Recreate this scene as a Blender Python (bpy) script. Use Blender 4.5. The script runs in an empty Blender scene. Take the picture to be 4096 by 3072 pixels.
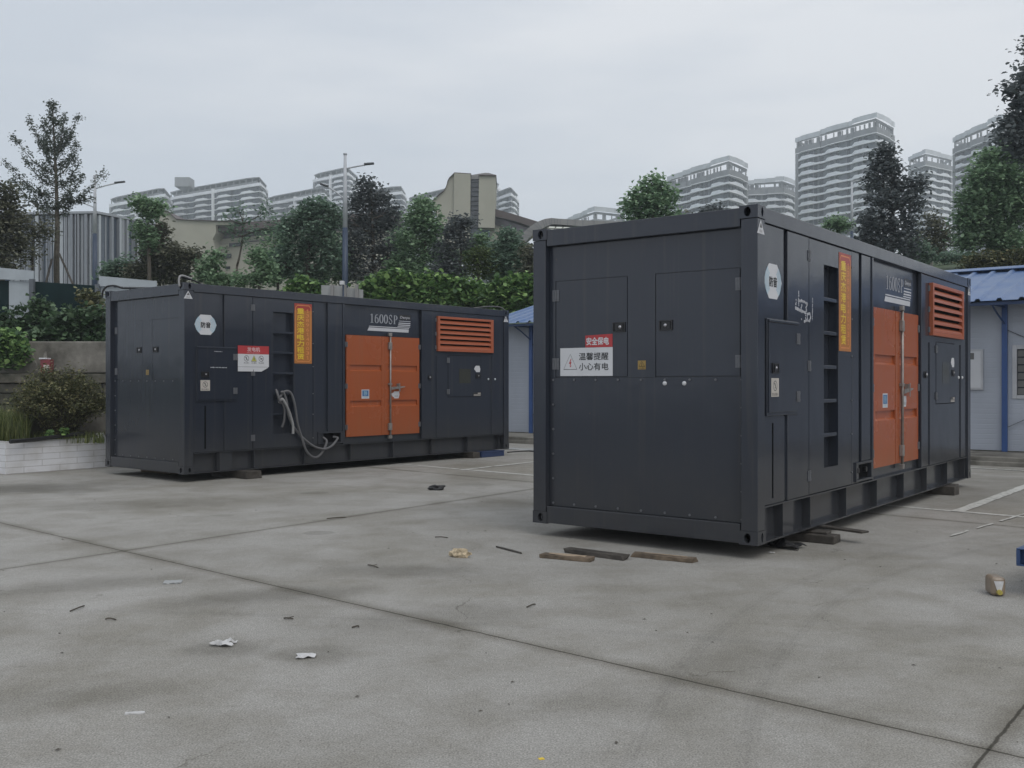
import bpy, bmesh, math, random
import numpy as np
from mathutils import Vector, Matrix
R = math.radians
PI = math.pi
SC = bpy.context.scene
COL = SC.collection

# ------------------------------------------------------------------ camera, sky, sun, exposure
cam_d = bpy.data.cameras.new('camera'); cam = bpy.data.objects.new('camera', cam_d); COL.objects.link(cam)
cam_d.sensor_width = 36.0; cam_d.lens = 36.0 * 3937.7 / 4096.0
cam_d.shift_y = -0.00125
cam_d.clip_start = 0.05; cam_d.clip_end = 4000.0
cam.location = (0, 0, 1.51); cam.rotation_euler = (R(90), 0, 0)
SC.camera = cam

SUN_EL, SUN_AZ = R(54), R(152)          # azimuth measured from +Y towards +X
w = bpy.data.worlds.new('World'); SC.world = w; w.use_nodes = True
nt = w.node_tree; nt.nodes.clear()
N = nt.nodes.new; L = nt.links.new
out = N('ShaderNodeOutputWorld'); bg = N('ShaderNodeBackground'); bg.inputs['Strength'].default_value = 0.1
sky = N('ShaderNodeTexSky'); sky.sky_type = 'NISHITA'; sky.sun_disc = False
sky.sun_elevation = SUN_EL; sky.sun_rotation = SUN_AZ; sky.air_density = 1.0; sky.dust_density = 4.0
tc = N('ShaderNodeTexCoord'); mp = N('ShaderNodeMapping'); mp.inputs['Scale'].default_value = (1.3, 1.3, 6.5)
mp.inputs['Rotation'].default_value = (0.12, -0.1, 0.5)
nz = N('ShaderNodeTexNoise'); nz.inputs['Scale'].default_value = 1.6; nz.inputs['Detail'].default_value = 5.0; nz.inputs['Roughness'].default_value = 0.5
rp = N('ShaderNodeValToRGB')
rp.color_ramp.elements[0].position = 0.36; rp.color_ramp.elements[0].color = (7.05, 7.55, 8.35, 1)
rp.color_ramp.elements[1].position = 0.64; rp.color_ramp.elements[1].color = (9.35, 9.5, 9.85, 1)
mx = N('ShaderNodeMix'); mx.data_type = 'RGBA'; mx.inputs[0].default_value = 0.94
sx = N('ShaderNodeSeparateXYZ'); ma = N('ShaderNodeMath'); ma.operation = 'MULTIPLY_ADD'; ma.inputs[1].default_value = 0.22
L(tc.outputs['Generated'], mp.inputs['Vector']); L(mp.outputs[0], nz.inputs['Vector']); L(tc.outputs['Generated'], sx.inputs[0]); L(sx.outputs['X'], ma.inputs[0]); L(nz.outputs['Fac'], ma.inputs[2]); L(ma.outputs[0], rp.inputs['Fac'])
L(sky.outputs[0], mx.inputs[6]); L(rp.outputs[0], mx.inputs[7]); L(mx.outputs[2], bg.inputs['Color']); L(bg.outputs[0], out.inputs['Surface'])

sun_d = bpy.data.lights.new('sun', 'SUN'); sun_d.energy = 0.8; sun_d.angle = R(30); sun_d.color = (1.0, 0.96, 0.9)
sun = bpy.data.objects.new('sun', sun_d); COL.objects.link(sun)
sun.rotation_euler = Vector((-math.sin(SUN_AZ) * math.cos(SUN_EL), -math.cos(SUN_AZ) * math.cos(SUN_EL), -math.sin(SUN_EL))).to_track_quat('-Z', 'Y').to_euler()
SC.view_settings.view_transform = 'Standard'; SC.view_settings.look = 'None'
SC.view_settings.exposure = 0.0; SC.view_settings.gamma = 1.0; SC.view_settings.use_curve_mapping = False
SC.cycles.max_bounces = 8; SC.cycles.volume_bounces = 1; SC.cycles.use_denoising = True

# ------------------------------------------------------------------ helpers: materials
def mat(name, col, rough=0.6, metal=0.0, var=0.12, scale=3.0, bump=0.0, bscale=40.0, spec=0.5, detail=6.0, col2=None, thr=(0.35, 0.7)):
    m = bpy.data.materials.new(name); m.use_nodes = True
    t = m.node_tree; b = t.nodes['Principled BSDF']
    b.inputs['Roughness'].default_value = rough; b.inputs['Metallic'].default_value = metal
    b.inputs['Specular IOR Level'].default_value = spec
    c = t.nodes.new('ShaderNodeTexCoord'); n = t.nodes.new('ShaderNodeTexNoise')
    n.inputs['Scale'].default_value = scale; n.inputs['Detail'].default_value = detail; n.inputs['Roughness'].default_value = 0.6
    t.links.new(c.outputs['Object'], n.inputs['Vector'])
    r = t.nodes.new('ShaderNodeValToRGB')
    r.color_ramp.elements[0].position, r.color_ramp.elements[1].position = thr
    a = col2 if col2 else tuple(x * (1 - var) for x in col)
    z = col if col2 else tuple(min(1, x * (1 + var)) for x in col)
    r.color_ramp.elements[0].color = (*a, 1); r.color_ramp.elements[1].color = (*z, 1)
    t.links.new(n.outputs['Fac'], r.inputs['Fac']); t.links.new(r.outputs[0], b.inputs['Base Color'])
    if bump:
        n2 = t.nodes.new('ShaderNodeTexNoise'); n2.inputs['Scale'].default_value = bscale; n2.inputs['Detail'].default_value = 4
        bp = t.nodes.new('ShaderNodeBump'); bp.inputs['Strength'].default_value = bump; bp.inputs['Distance'].default_value = 0.02
        t.links.new(c.outputs['Object'], n2.inputs['Vector']); t.links.new(n2.outputs['Fac'], bp.inputs['Height']); t.links.new(bp.outputs[0], b.inputs['Normal'])
    return m

def leaf_mat(name, dark, mid, light, trans=0.42):
    m = bpy.data.materials.new(name); m.use_nodes = True
    t = m.node_tree; b = t.nodes['Principled BSDF']
    b.inputs['Roughness'].default_value = 0.5; b.inputs['Specular IOR Level'].default_value = 0.35
    g = t.nodes.new('ShaderNodeNewGeometry'); r = t.nodes.new('ShaderNodeValToRGB')
    e = r.color_ramp.elements; e[0].position = 0.0; e[0].color = (*dark, 1); e[1].position = 1.0; e[1].color = (*light, 1)
    x = e.new(0.5); x.color = (*mid, 1)
    t.links.new(g.outputs['Random Per Island'], r.inputs['Fac']); t.links.new(r.outputs[0], b.inputs['Base Color'])
    tr = t.nodes.new('ShaderNodeBsdfTranslucent'); ms = t.nodes.new('ShaderNodeMixShader'); ms.inputs[0].default_value = trans
    t.links.new(r.outputs[0], tr.inputs['Color'])
    o = t.nodes['Material Output']
    t.links.new(b.outputs[0], ms.inputs[1]); t.links.new(tr.outputs[0], ms.inputs[2]); t.links.new(ms.outputs[0], o.inputs['Surface'])
    return m

def paint_mat(name, col, dust, rough=0.3, amount=0.45, top=0.75):
    """gloss paint with road dust caught on it, more of it low down, in streaks"""
    m = bpy.data.materials.new(name); m.use_nodes = True
    t = m.node_tree; b = t.nodes['Principled BSDF']; nn = t.nodes.new; ll = t.links.new
    c = nn('ShaderNodeTexCoord')
    sp = nn('ShaderNodeSeparateXYZ'); ll(c.outputs['Object'], sp.inputs[0])
    mr = nn('ShaderNodeMapRange'); mr.interpolation_type = 'SMOOTHSTEP'; mr.inputs['From Min'].default_value = top * 1.35; mr.inputs['From Max'].default_value = 0.05
    ll(sp.outputs['Z'], mr.inputs['Value'])
    mp_ = nn('ShaderNodeMapping'); mp_.inputs['Scale'].default_value = (1.6, 1.6, 1.1); ll(c.outputs['Object'], mp_.inputs[0])
    n1 = nn('ShaderNodeTexNoise'); n1.inputs['Scale'].default_value = 2.2; n1.inputs['Detail'].default_value = 7; n1.inputs['Roughness'].default_value = 0.65
    ll(mp_.outputs[0], n1.inputs['Vector'])
    n2 = nn('ShaderNodeTexNoise'); n2.inputs['Scale'].default_value = 1.1; n2.inputs['Detail'].default_value = 5; ll(c.outputs['Object'], n2.inputs['Vector'])
    ma = nn('ShaderNodeMath'); ma.operation = 'MULTIPLY_ADD'; ll(mr.outputs[0], ma.inputs[0]); ma.inputs[1].default_value = amount
    mb = nn('ShaderNodeMath'); mb.operation = 'MULTIPLY'; mb.inputs[1].default_value = 0.08; ll(n2.outputs['Fac'], mb.inputs[0]); ll(mb.outputs[0], ma.inputs[2])
    mc = nn('ShaderNodeMath'); mc.operation = 'MULTIPLY'; mc.use_clamp = True; ll(ma.outputs[0], mc.inputs[0])
    md = nn('ShaderNodeMapRange'); md.inputs['From Min'].default_value = 0.3; md.inputs['From Max'].default_value = 0.7; md.inputs['To Min'].default_value = 0.65; md.inputs['To Max'].default_value = 1.15
    ll(n1.outputs['Fac'], md.inputs['Value']); ll(md.outputs[0], mc.inputs[1])
    x = nn('ShaderNodeMix'); x.data_type = 'RGBA'; x.inputs[6].default_value = (*col, 1); x.inputs[7].default_value = (*dust, 1)
    ll(mc.outputs[0], x.inputs[0]); ll(x.outputs[2], b.inputs['Base Color'])
    mpr = nn('ShaderNodeMapping'); mpr.inputs['Scale'].default_value = (16, 16, 0.55); ll(c.outputs['Object'], mpr.inputs[0])
    nr_ = nn('ShaderNodeTexNoise'); nr_.inputs['Scale'].default_value = 1.0; nr_.inputs['Detail'].default_value = 4; ll(mpr.outputs[0], nr_.inputs['Vector'])
    rn = nn('ShaderNodeMapRange'); rn.inputs['From Min'].default_value = 0.56; rn.inputs['From Max'].default_value = 0.74; rn.inputs['To Max'].default_value = 0.28; ll(nr_.outputs['Fac'], rn.inputs['Value'])
    x2 = nn('ShaderNodeMix'); x2.data_type = 'RGBA'; x2.inputs[7].default_value = (*[q * 1.15 for q in dust], 1); ll(rn.outputs[0], x2.inputs[0]); ll(x.outputs[2], x2.inputs[6])
    vo = nn('ShaderNodeTexVoronoi'); vo.inputs['Scale'].default_value = 3.1; ll(c.outputs['Object'], vo.inputs['Vector'])
    vr = nn('ShaderNodeMapRange'); vr.inputs['From Min'].default_value = 0.035; vr.inputs['From Max'].default_value = 0.012; vr.inputs['To Max'].default_value = 0.5; ll(vo.outputs['Distance'], vr.inputs['Value'])
    x3 = nn('ShaderNodeMix'); x3.data_type = 'RGBA'; x3.inputs[7].default_value = (0.085, 0.06, 0.045, 1); ll(vr.outputs[0], x3.inputs[0]); ll(x2.outputs[2], x3.inputs[6]); ll(x3.outputs[2], b.inputs['Base Color'])
    rr = nn('ShaderNodeMapRange'); rr.inputs['To Min'].default_value = rough - 0.06; rr.inputs['To Max'].default_value = rough; ll(n2.outputs['Fac'], rr.inputs['Value'])
    ll(rr.outputs[0], b.inputs['Roughness'])
    n3 = nn('ShaderNodeTexNoise'); n3.inputs['Scale'].default_value = 1.6; n3.inputs['Detail'].default_value = 2; ll(c.outputs['Object'], n3.inputs['Vector'])
    bp = nn('ShaderNodeBump'); bp.inputs['Strength'].default_value = 0.16; bp.inputs['Distance'].default_value = 0.05
    ll(n3.outputs['Fac'], bp.inputs['Height']); ll(bp.outputs[0], b.inputs['Normal'])
    return m

M = {}
M['paint'] = paint_mat('blue grey gloss paint', (0.0240, 0.0295, 0.0425), (0.055, 0.053, 0.049), 0.20)
M['orange'] = paint_mat('orange paint', (0.335, 0.080, 0.023), (0.21, 0.10, 0.05), 0.30, 0.30, 0.8)
M['louver'] = paint_mat('orange louver paint', (0.35, 0.088, 0.036), (0.2, 0.09, 0.05), 0.42, 0.3)
M['dark'] = mat('dark interior', (0.006, 0.006, 0.007), 0.9, spec=0.05)
M['latch'] = mat('black latch plastic', (0.012, 0.012, 0.014), 0.35)
M['hinge'] = mat('painted steel hinge', (0.125, 0.13, 0.142), 0.4, 0.3)
M['steel'] = mat('galvanised steel', (0.30, 0.28, 0.26), 0.45, 0.6, 0.25, 12)
M['chrome'] = mat('bright steel', (0.42, 0.42, 0.44), 0.3, 0.7)
M['white'] = mat('white vinyl', (0.56, 0.57, 0.59), 0.45, var=0.05)
M['whitepaint'] = mat('white lettering', (0.50, 0.51, 0.54), 0.5, var=0.06)
M['greypaint'] = mat('grey lettering', (0.30, 0.31, 0.34), 0.5, var=0.06)
M['ink'] = mat('black ink', (0.02, 0.022, 0.024), 0.6)
M['inkgrey'] = mat('grey ink', (0.10, 0.10, 0.10), 0.6)
M['red'] = mat('red vinyl', (0.40, 0.035, 0.04), 0.45, var=0.05)
M['pink'] = mat('pale lettering on red', (0.62, 0.42, 0.43), 0.5)
M['bannerorange'] = mat('orange brown banner', (0.40, 0.150, 0.032), 0.4, var=0.1)
M['bannerred'] = mat('red banner end', (0.33, 0.04, 0.03), 0.4)
M['bannerpale'] = mat('pale orange line', (0.60, 0.24, 0.08), 0.45)
M['gold'] = mat('yellow lettering', (0.70, 0.50, 0.035), 0.4, var=0.05)
M['yellow'] = mat('yellow sticker', (0.30, 0.20, 0.055), 0.5)
M['acid'] = mat('yellow sign', (0.5, 0.5, 0.08), 0.5)
M['bluesticker'] = mat('blue sticker', (0.045, 0.14, 0.32), 0.4)
M['paleblue'] = mat('pale blue print', (0.30, 0.46, 0.56), 0.45)
M['beige'] = mat('aged paper sticker', (0.45, 0.42, 0.38), 0.6)
M['glassdark'] = mat('tinted window', (0.035, 0.036, 0.026), 0.15, spec=0.8)
M['concrete'] = mat('weathered concrete', (0.22, 0.21, 0.185), 0.9, col2=(0.085, 0.08, 0.068), thr=(0.38, 0.6), scale=1.3, bump=0.25, bscale=25)
M['concretelight'] = mat('pale concrete', (0.33, 0.34, 0.34), 0.85, var=0.15, scale=1.2, bump=0.1)
M['stone'] = mat('mossy stone courses', (0.13, 0.12, 0.10), 0.95, col2=(0.04, 0.042, 0.03), thr=(0.4, 0.62), scale=2.5, bump=0.5, bscale=12)
M['wood'] = mat('grey brown timber', (0.125, 0.095, 0.066), 0.85, var=0.4, scale=8, bump=0.3)
M['woodlight'] = mat('fresh timber', (0.36, 0.28, 0.20), 0.8, var=0.3, scale=9, bump=0.2)
M['wooddark'] = mat('dark grey brown timber', (0.055, 0.048, 0.040), 0.7, var=0.4, scale=8, bump=0.3)  # darker timber tone for the blocks, packing boards and one plank
M['cable'] = mat('grey cable sheath', (0.11, 0.11, 0.115), 0.5)
M['cablelight'] = mat('pale cable sheath', (0.26, 0.26, 0.26), 0.5)
M['black'] = mat('black rubber', (0.012, 0.012, 0.013), 0.5)
M['prefab'] = None
M['roofblue'] = mat('faded blue roof sheet', (0.075, 0.145, 0.31), 0.45, 0.0, 0.25, 2.0, col2=(0.14, 0.20, 0.32))
M['postblue'] = mat('blue post paint', (0.035, 0.085, 0.24), 0.45)
M['bluepaint'] = mat('blue vehicle paint', (0.03, 0.065, 0.16), 0.45, var=0.2)
M['bluesteel'] = mat('blue pallet plastic', (0.02, 0.038, 0.10), 0.5)
M['framewhite'] = mat('white window frame', (0.45, 0.46, 0.48), 0.4)
M['shutter'] = mat('grey slat blind', (0.12, 0.12, 0.115), 0.6)
M['bark'] = mat('grey bark', (0.085, 0.075, 0.06), 0.9, var=0.35, scale=10, bump=0.4)
M['barkpale'] = mat('whitewashed bark', (0.34, 0.33, 0.29), 0.9, var=0.3, scale=6)
M['leafgreen'] = leaf_mat('mid green leaves', (0.087, 0.140, 0.083), (0.197, 0.312, 0.184), (0.403, 0.553, 0.346))
M['leafdeep'] = leaf_mat('deep green leaves', (0.074, 0.118, 0.085), (0.151, 0.237, 0.171), (0.314, 0.431, 0.319))
M['leafpurple'] = leaf_mat('dark purple green leaves', (0.071, 0.086, 0.088), (0.127, 0.148, 0.150), (0.238, 0.261, 0.263), 0.38)
M['leafrust'] = leaf_mat('brownish green leaves', (0.073, 0.083, 0.059), (0.136, 0.144, 0.098), (0.238, 0.238, 0.169), 0.36)
M['leafpale'] = leaf_mat('thin grey green leaves', (0.08, 0.10, 0.085), (0.125, 0.15, 0.125), (0.19, 0.22, 0.18), 0.5)
M['leafvine'] = leaf_mat('vine leaves', (0.044, 0.092, 0.036), (0.113, 0.217, 0.072), (0.330, 0.496, 0.173), 0.3)
M['leafvinedark'] = leaf_mat('dull vine leaves', (0.025, 0.053, 0.025), (0.062, 0.116, 0.053), (0.155, 0.232, 0.132), 0.2)
M['leafyellow'] = leaf_mat('yellow green leaves', (0.045, 0.068, 0.022), (0.085, 0.125, 0.04), (0.14, 0.19, 0.07), 0.3)
M['leafbush'] = leaf_mat('olive bush leaves', (0.046, 0.057, 0.027), (0.116, 0.128, 0.057), (0.271, 0.253, 0.126), 0.2)
M['grass'] = leaf_mat('grass blades', (0.054, 0.078, 0.023), (0.116, 0.147, 0.046), (0.217, 0.232, 0.093), 0.3)
M['cream'] = mat('cream wall render', (0.36, 0.35, 0.29), 0.85, var=0.06, scale=0.3)
M['brownroof'] = mat('brown metal fascia', (0.085, 0.065, 0.062), 0.6, var=0.15, scale=0.4)
M['mural'] = mat('grey purple stone band', (0.16, 0.145, 0.165), 0.8, var=0.5, scale=0.5)
M['darkglass'] = mat('dark curtain glass', (0.028, 0.036, 0.05), 0.12, spec=0.8)
M['blueglass'] = mat('blue curtain glass', (0.13, 0.19, 0.28), 0.15, spec=0.8, var=0.25, scale=0.5)
M['canopy'] = mat('grey cladding panels', (0.24, 0.235, 0.23), 0.6, var=0.15, scale=0.35)
M['skylight'] = mat('pale skylight pane', (0.6, 0.62, 0.55), 0.3)
M['apwall'] = mat('grey apartment wall', (0.12, 0.135, 0.155), 0.7, var=0.25, scale=0.25)
M['apwalldark'] = mat('dark blue grey apartment wall', (0.030, 0.042, 0.064), 0.5, var=0.3, scale=0.25)
M['apdark'] = mat('apartment window glass', (0.018, 0.024, 0.034), 0.25, var=0.5, scale=0.35, detail=1)
M['apslab'] = mat('white balcony edge', (0.86, 0.87, 0.89), 0.6, var=0.06, scale=0.2)
M['apglass'] = mat('pale balcony parapet', (0.80, 0.83, 0.86), 0.3, var=0.12, scale=0.3)
M['roofglass'] = mat('frosted roof parapet', (0.58, 0.61, 0.63), 0.35, var=0.1, scale=0.3)
M['apwhite'] = mat('white fascia', (0.85, 0.87, 0.89), 0.6, var=0.05)
M['aproof'] = mat('grey roof screen', (0.26, 0.27, 0.28), 0.6, var=0.12, scale=0.2)
M['hoard'] = mat('pale grey hoarding sheet', (0.36, 0.40, 0.43), 0.5, var=0.08)
M['hoardgreen'] = mat('dark green hoarding sheet', (0.010, 0.024, 0.026), 0.8, var=0.15, spec=0.1)
M['slatgrey'] = mat('grey metal slat', (0.235, 0.255, 0.285), 0.5, var=0.06)
M['slatwhite'] = mat('white metal slat', (0.40, 0.43, 0.46), 0.5, var=0.05)
M['slatdark'] = mat('dark metal slat', (0.13, 0.145, 0.165), 0.5, var=0.1)
M['slatmid'] = mat('pale grey metal slat', (0.31, 0.33, 0.36), 0.5, var=0.06)
M['slatglass'] = mat('slot glass', (0.075, 0.095, 0.125), 0.2, spec=0.7)
M['cabinetred'] = mat('faded red cabinet', (0.17, 0.03, 0.035), 0.5, var=0.2, scale=12)
M['polewhite'] = mat('pale lamp pole paint', (0.45, 0.47, 0.50), 0.45)
M['poleblue'] = mat('dark blue lamp pole paint', (0.03, 0.05, 0.09), 0.45)
M['lampgrey'] = mat('lamp head', (0.07, 0.075, 0.085), 0.45)
M['tile'] = None
M['soil'] = mat('dark soil', (0.03, 0.025, 0.018), 0.95, var=0.4, scale=6, bump=0.4)
M['paper'] = mat('crumpled white tissue', (0.52, 0.52, 0.52), 0.8, var=0.12, scale=30)
M['foam'] = mat('dirty yellow foam', (0.50, 0.41, 0.28), 0.9, var=0.5, scale=28, bump=0.5)
M['capyellow'] = mat('dull yellow cap', (0.38, 0.32, 0.07), 0.45)
M['plastic'] = mat('translucent amber plastic', (0.24, 0.19, 0.14), 0.3, var=0.2, scale=14)
M['debris'] = mat('dark leaf litter', (0.07, 0.06, 0.048), 0.9, var=0.4, scale=20)

def ribbed(name, col, axis, period, depth, rough=0.5, var=0.08):
    """flat sheet metal with fine pressed lines along one axis"""
    m = mat(name, col, rough, var=var, scale=0.8)
    t = m.node_tree; b = t.nodes['Principled BSDF']
    c = t.nodes.new('ShaderNodeTexCoord'); s = t.nodes.new('ShaderNodeSeparateXYZ'); t.links.new(c.outputs['Object'], s.inputs[0])
    d = t.nodes.new('ShaderNodeMath'); d.operation = 'DIVIDE'; d.inputs[1].default_value = period; t.links.new(s.outputs[axis], d.inputs[0])
    f = t.nodes.new('ShaderNodeMath'); f.operation = 'PINGPONG'; f.inputs[1].default_value = 0.5; t.links.new(d.outputs[0], f.inputs[0])
    g = t.nodes.new('ShaderNodeMapRange'); g.inputs['From Max'].default_value = 0.12; t.links.new(f.outputs[0], g.inputs['Value'])
    bp = t.nodes.new('ShaderNodeBump'); bp.inputs['Strength'].default_value = 0.6; bp.inputs['Distance'].default_value = depth
    t.links.new(g.outputs[0], bp.inputs['Height']); t.links.new(bp.outputs[0], b.inputs['Normal'])
    return m
M['prefab'] = ribbed('pale blue grey sandwich panel', (0.37, 0.40, 0.455), 'Z', 0.1, 0.004)

def tile_mat():
    m = bpy.data.materials.new('white glazed wall tiles'); m.use_nodes = True
    t = m.node_tree; b = t.nodes['Principled BSDF']; b.inputs['Roughness'].default_value = 0.35
    c = t.nodes.new('ShaderNodeTexCoord'); s = t.nodes.new('ShaderNodeSeparateXYZ'); t.links.new(c.outputs['Object'], s.inputs[0])
    a = t.nodes.new('ShaderNodeMath'); a.operation = 'ADD'; t.links.new(s.outputs['X'], a.inputs[0]); t.links.new(s.outputs['Y'], a.inputs[1])
    cb = t.nodes.new('ShaderNodeCombineXYZ'); t.links.new(a.outputs[0], cb.inputs[0]); t.links.new(s.outputs['Z'], cb.inputs[1])
    br = t.nodes.new('ShaderNodeTexBrick'); br.inputs['Scale'].default_value = 1.0; br.inputs['Brick Width'].default_value = 0.62; br.inputs['Row Height'].default_value = 0.105
    br.inputs['Mortar Size'].default_value = 0.006; br.inputs['Color1'].default_value = (0.74, 0.75, 0.78, 1); br.inputs['Color2'].default_value = (0.69, 0.70, 0.73, 1); br.inputs['Mortar'].default_value = (0.50, 0.50, 0.51, 1)
    t.links.new(cb.outputs[0], br.inputs['Vector'])
    n = t.nodes.new('ShaderNodeTexNoise'); n.inputs['Scale'].default_value = 2.5; n.inputs['Detail'].default_value = 6; t.links.new(c.outputs['Object'], n.inputs['Vector'])
    rr = t.nodes.new('ShaderNodeValToRGB'); rr.color_ramp.elements[0].position = 0.3; rr.color_ramp.elements[0].color = (0.72, 0.7, 0.66, 1); rr.color_ramp.elements[1].position = 0.6; rr.color_ramp.elements[1].color = (1, 1, 1, 1)
    t.links.new(n.outputs['Fac'], rr.inputs['Fac'])
    x = t.nodes.new('ShaderNodeMix'); x.data_type = 'RGBA'; x.blend_type = 'MULTIPLY'; x.inputs[0].default_value = 1
    t.links.new(br.outputs['Color'], x.inputs[6]); t.links.new(rr.outputs[0], x.inputs[7]); t.links.new(x.outputs[2], b.inputs['Base Color'])
    return m
M['tile'] = tile_mat()

# ------------------------------------------------------------------ helpers: geometry
class MB:
    def __init__(s): s.v = []; s.f = []
    def add(s, vs, fs):
        k = len(s.v); s.v += [tuple(p) for p in vs]; s.f += [tuple(i + k for i in f) for f in fs]; return s
    def box(s, x0, x1, y0, y1, z0, z1, mtx=None):
        vs = [Vector((x, y, z)) for z in (z0, z1) for y in (y0, y1) for x in (x0, x1)]
        if mtx is not None: vs = [mtx @ p for p in vs]
        return s.add(vs, [(0, 2, 3, 1), (4, 5, 7, 6), (0, 1, 5, 4), (1, 3, 7, 5), (3, 2, 6, 7), (2, 0, 4, 6)])
    def prism(s, poly, vec):
        """poly: list of 3D points (a flat polygon), pushed along vec"""
        n = len(poly); a = [Vector(p) for p in poly]; b = [p + Vector(vec) for p in a]
        return s.add(a + b, [tuple(range(n))[::-1], tuple(range(n, 2 * n))] + [(i, (i + 1) % n, n + (i + 1) % n, n + i) for i in range(n)])
    def tube(s, pts, rad, seg=8, cap=True):
        pts = [Vector(p) for p in pts]; n = len(pts)
        rs = rad if hasattr(rad, '__len__') else [rad] * n
        prev = None; base = len(s.v); rings = []
        for i, p in enumerate(pts):
            t = (pts[min(i + 1, n - 1)] - pts[max(i - 1, 0)]).normalized()
            if prev is None:
                u = t.orthogonal().normalized()
            else:
                u = (prev - t * prev.dot(t)); u = u.normalized() if u.length > 1e-6 else t.orthogonal().normalized()
            prev = u; v = t.cross(u)
            rings.append([p + (u * math.cos(2 * PI * k / seg) + v * math.sin(2 * PI * k / seg)) * rs[i] for k in range(seg)])
        vs = [q for r in rings for q in r]; fs = []
        for i in range(n - 1):
            for k in range(seg):
                a = i * seg + k; b = i * seg + (k + 1) % seg
                fs.append((a, b, b + seg, a + seg))
        if cap:
            fs.append(tuple(range(seg))[::-1]); fs.append(tuple((n - 1) * seg + k for k in range(seg)))
        return s.add(vs, fs)
    def cyl(s, p0, p1, r, seg=12): return s.tube([p0, p1], r, seg)
    def build(s, name, m, parent=None, bevel=0.0, smooth=False):
        me = bpy.data.meshes.new(name); me.from_pydata(s.v, [], s.f); me.update()
        bm = bmesh.new(); bm.from_mesh(me); bmesh.ops.recalc_face_normals(bm, faces=bm.faces[:]); bm.to_mesh(me); bm.free()
        if smooth:
            for p in me.polygons: p.use_smooth = True
        return link(name, me, m, parent, bevel)

def link(name, me, m, parent=None, bevel=0.0):
    o = bpy.data.objects.new(name, me); COL.objects.link(o)
    if m is not None and not me.materials: me.materials.append(M[m] if isinstance(m, str) else m)
    if parent is not None: o.parent = parent
    if bevel:
        b = o.modifiers.new('bevel', 'BEVEL'); b.width = bevel; b.segments = 2; b.limit_method = 'ANGLE'; b.angle_limit = R(50)
    return o

def tag(o, label=None, cat=None, group=None, kind=None):
    if label: o['label'] = label
    if cat: o['category'] = cat
    if group: o['group'] = group
    if kind: o['kind'] = kind
    return o

def thing(name, loc, rz, label, cat, group=None):
    o = bpy.data.objects.new(name, None); COL.objects.link(o); o.location = loc; o.rotation_euler = (0, 0, rz)
    o.empty_display_size = 0.2
    return tag(o, label, cat, group)

def copy_tree(o, parent=None):
    c = o.copy(); COL.objects.link(c); c.parent = parent
    for ch in [x for x in KIDS.get(o.name, ())]:
        copy_tree(ch, c)
    return c
KIDS = {}
def index_kids():
    KIDS.clear()
    for o in COL.objects:
        if o.parent: KIDS.setdefault(o.parent.name, []).append(o)

_txt = {}
def text_mesh(s, bold=0.0):
    k = (s, bold)
    if k in _txt: return _txt[k]
    c = bpy.data.curves.new('lettering', 'FONT'); c.body = s; c.offset = bold; c.resolution_u = 3
    o = bpy.data.objects.new('lettering', c); COL.objects.link(o)
    dg = bpy.context.evaluated_depsgraph_get(); dg.update()
    me = bpy.data.meshes.new_from_object(o.evaluated_get(dg))
    vs = [v.co.copy() for v in me.vertices]; fs = [tuple(p.vertices) for p in me.polygons]
    bpy.data.objects.remove(o); bpy.data.curves.remove(c); bpy.data.meshes.remove(me)
    x0, x1 = min(v.x for v in vs), max(v.x for v in vs); y0, y1 = min(v.y for v in vs), max(v.y for v in vs)
    vs = [((v.x - x0) / (x1 - x0) - 0.5, (v.y - y0) / (y1 - y0) - 0.5) for v in vs]
    _txt[k] = (vs, fs); return _txt[k]

# frames on the two dressed faces of a container: 2D (a to the right, z up) -> local 3D, d proud of the face
def on_side(a, z, d): return (a, -d, z)
def on_end(a, z, d): return (-d, -a, z)          # a = -b runs to the right on the end face

def put_text(mb, s, fr, a, z, wd, ht, d, bold=0.02, skew=0.0):
    vs, fs = text_mesh(s)
    o_ = bold * ht * .8                      # heavier strokes: the same letters laid again a hair aside
    for i, (ox, oz) in enumerate(((0, 0), (o_, 0), (-o_, 0), (0, o_), (0, -o_)) if bold > .005 else ((0, 0),)):
        mb.add([fr(a + ox + p[0] * (wd - 2 * o_) + p[1] * ht * skew, z + oz + p[1] * (ht - 2 * o_), d + i * .00008) for p in vs], fs)
def flat(mb, fr, poly, d0, d1):
    n = len(poly)
    mb.add([fr(a, z, d0) for a, z in poly] + [fr(a, z, d1) for a, z in poly],
           [tuple(range(n)), tuple(range(n, 2 * n))] + [(i, (i + 1) % n, n + (i + 1) % n, n + i) for i in range(n)])
def rect(mb, fr, a0, a1, z0, z1, d0, d1): flat(mb, fr, [(a0, z0), (a1, z0), (a1, z1), (a0, z1)], d0, d1)
def ring(mb, fr, a, z, ra, rz, wd, d, seg=28, a0=0.0, a1=2 * PI, full=True):
    vs = []; fs = []; n = seg
    for i in range(n + (0 if full else 1)):
        t = a0 + (a1 - a0) * i / n
        vs.append(fr(a + math.cos(t) * ra, z + math.sin(t) * rz, d)); vs.append(fr(a + math.cos(t) * (ra - wd), z + math.sin(t) * (rz - wd), d))
    k = len(vs)
    for i in range(n):
        p, q, r_, s_ = 2 * i, 2 * i + 1, (2 * i + 3) % k, (2 * i + 2) % k
        fs.append((p, q, r_, s_))
    mb.add(vs, fs)
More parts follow.
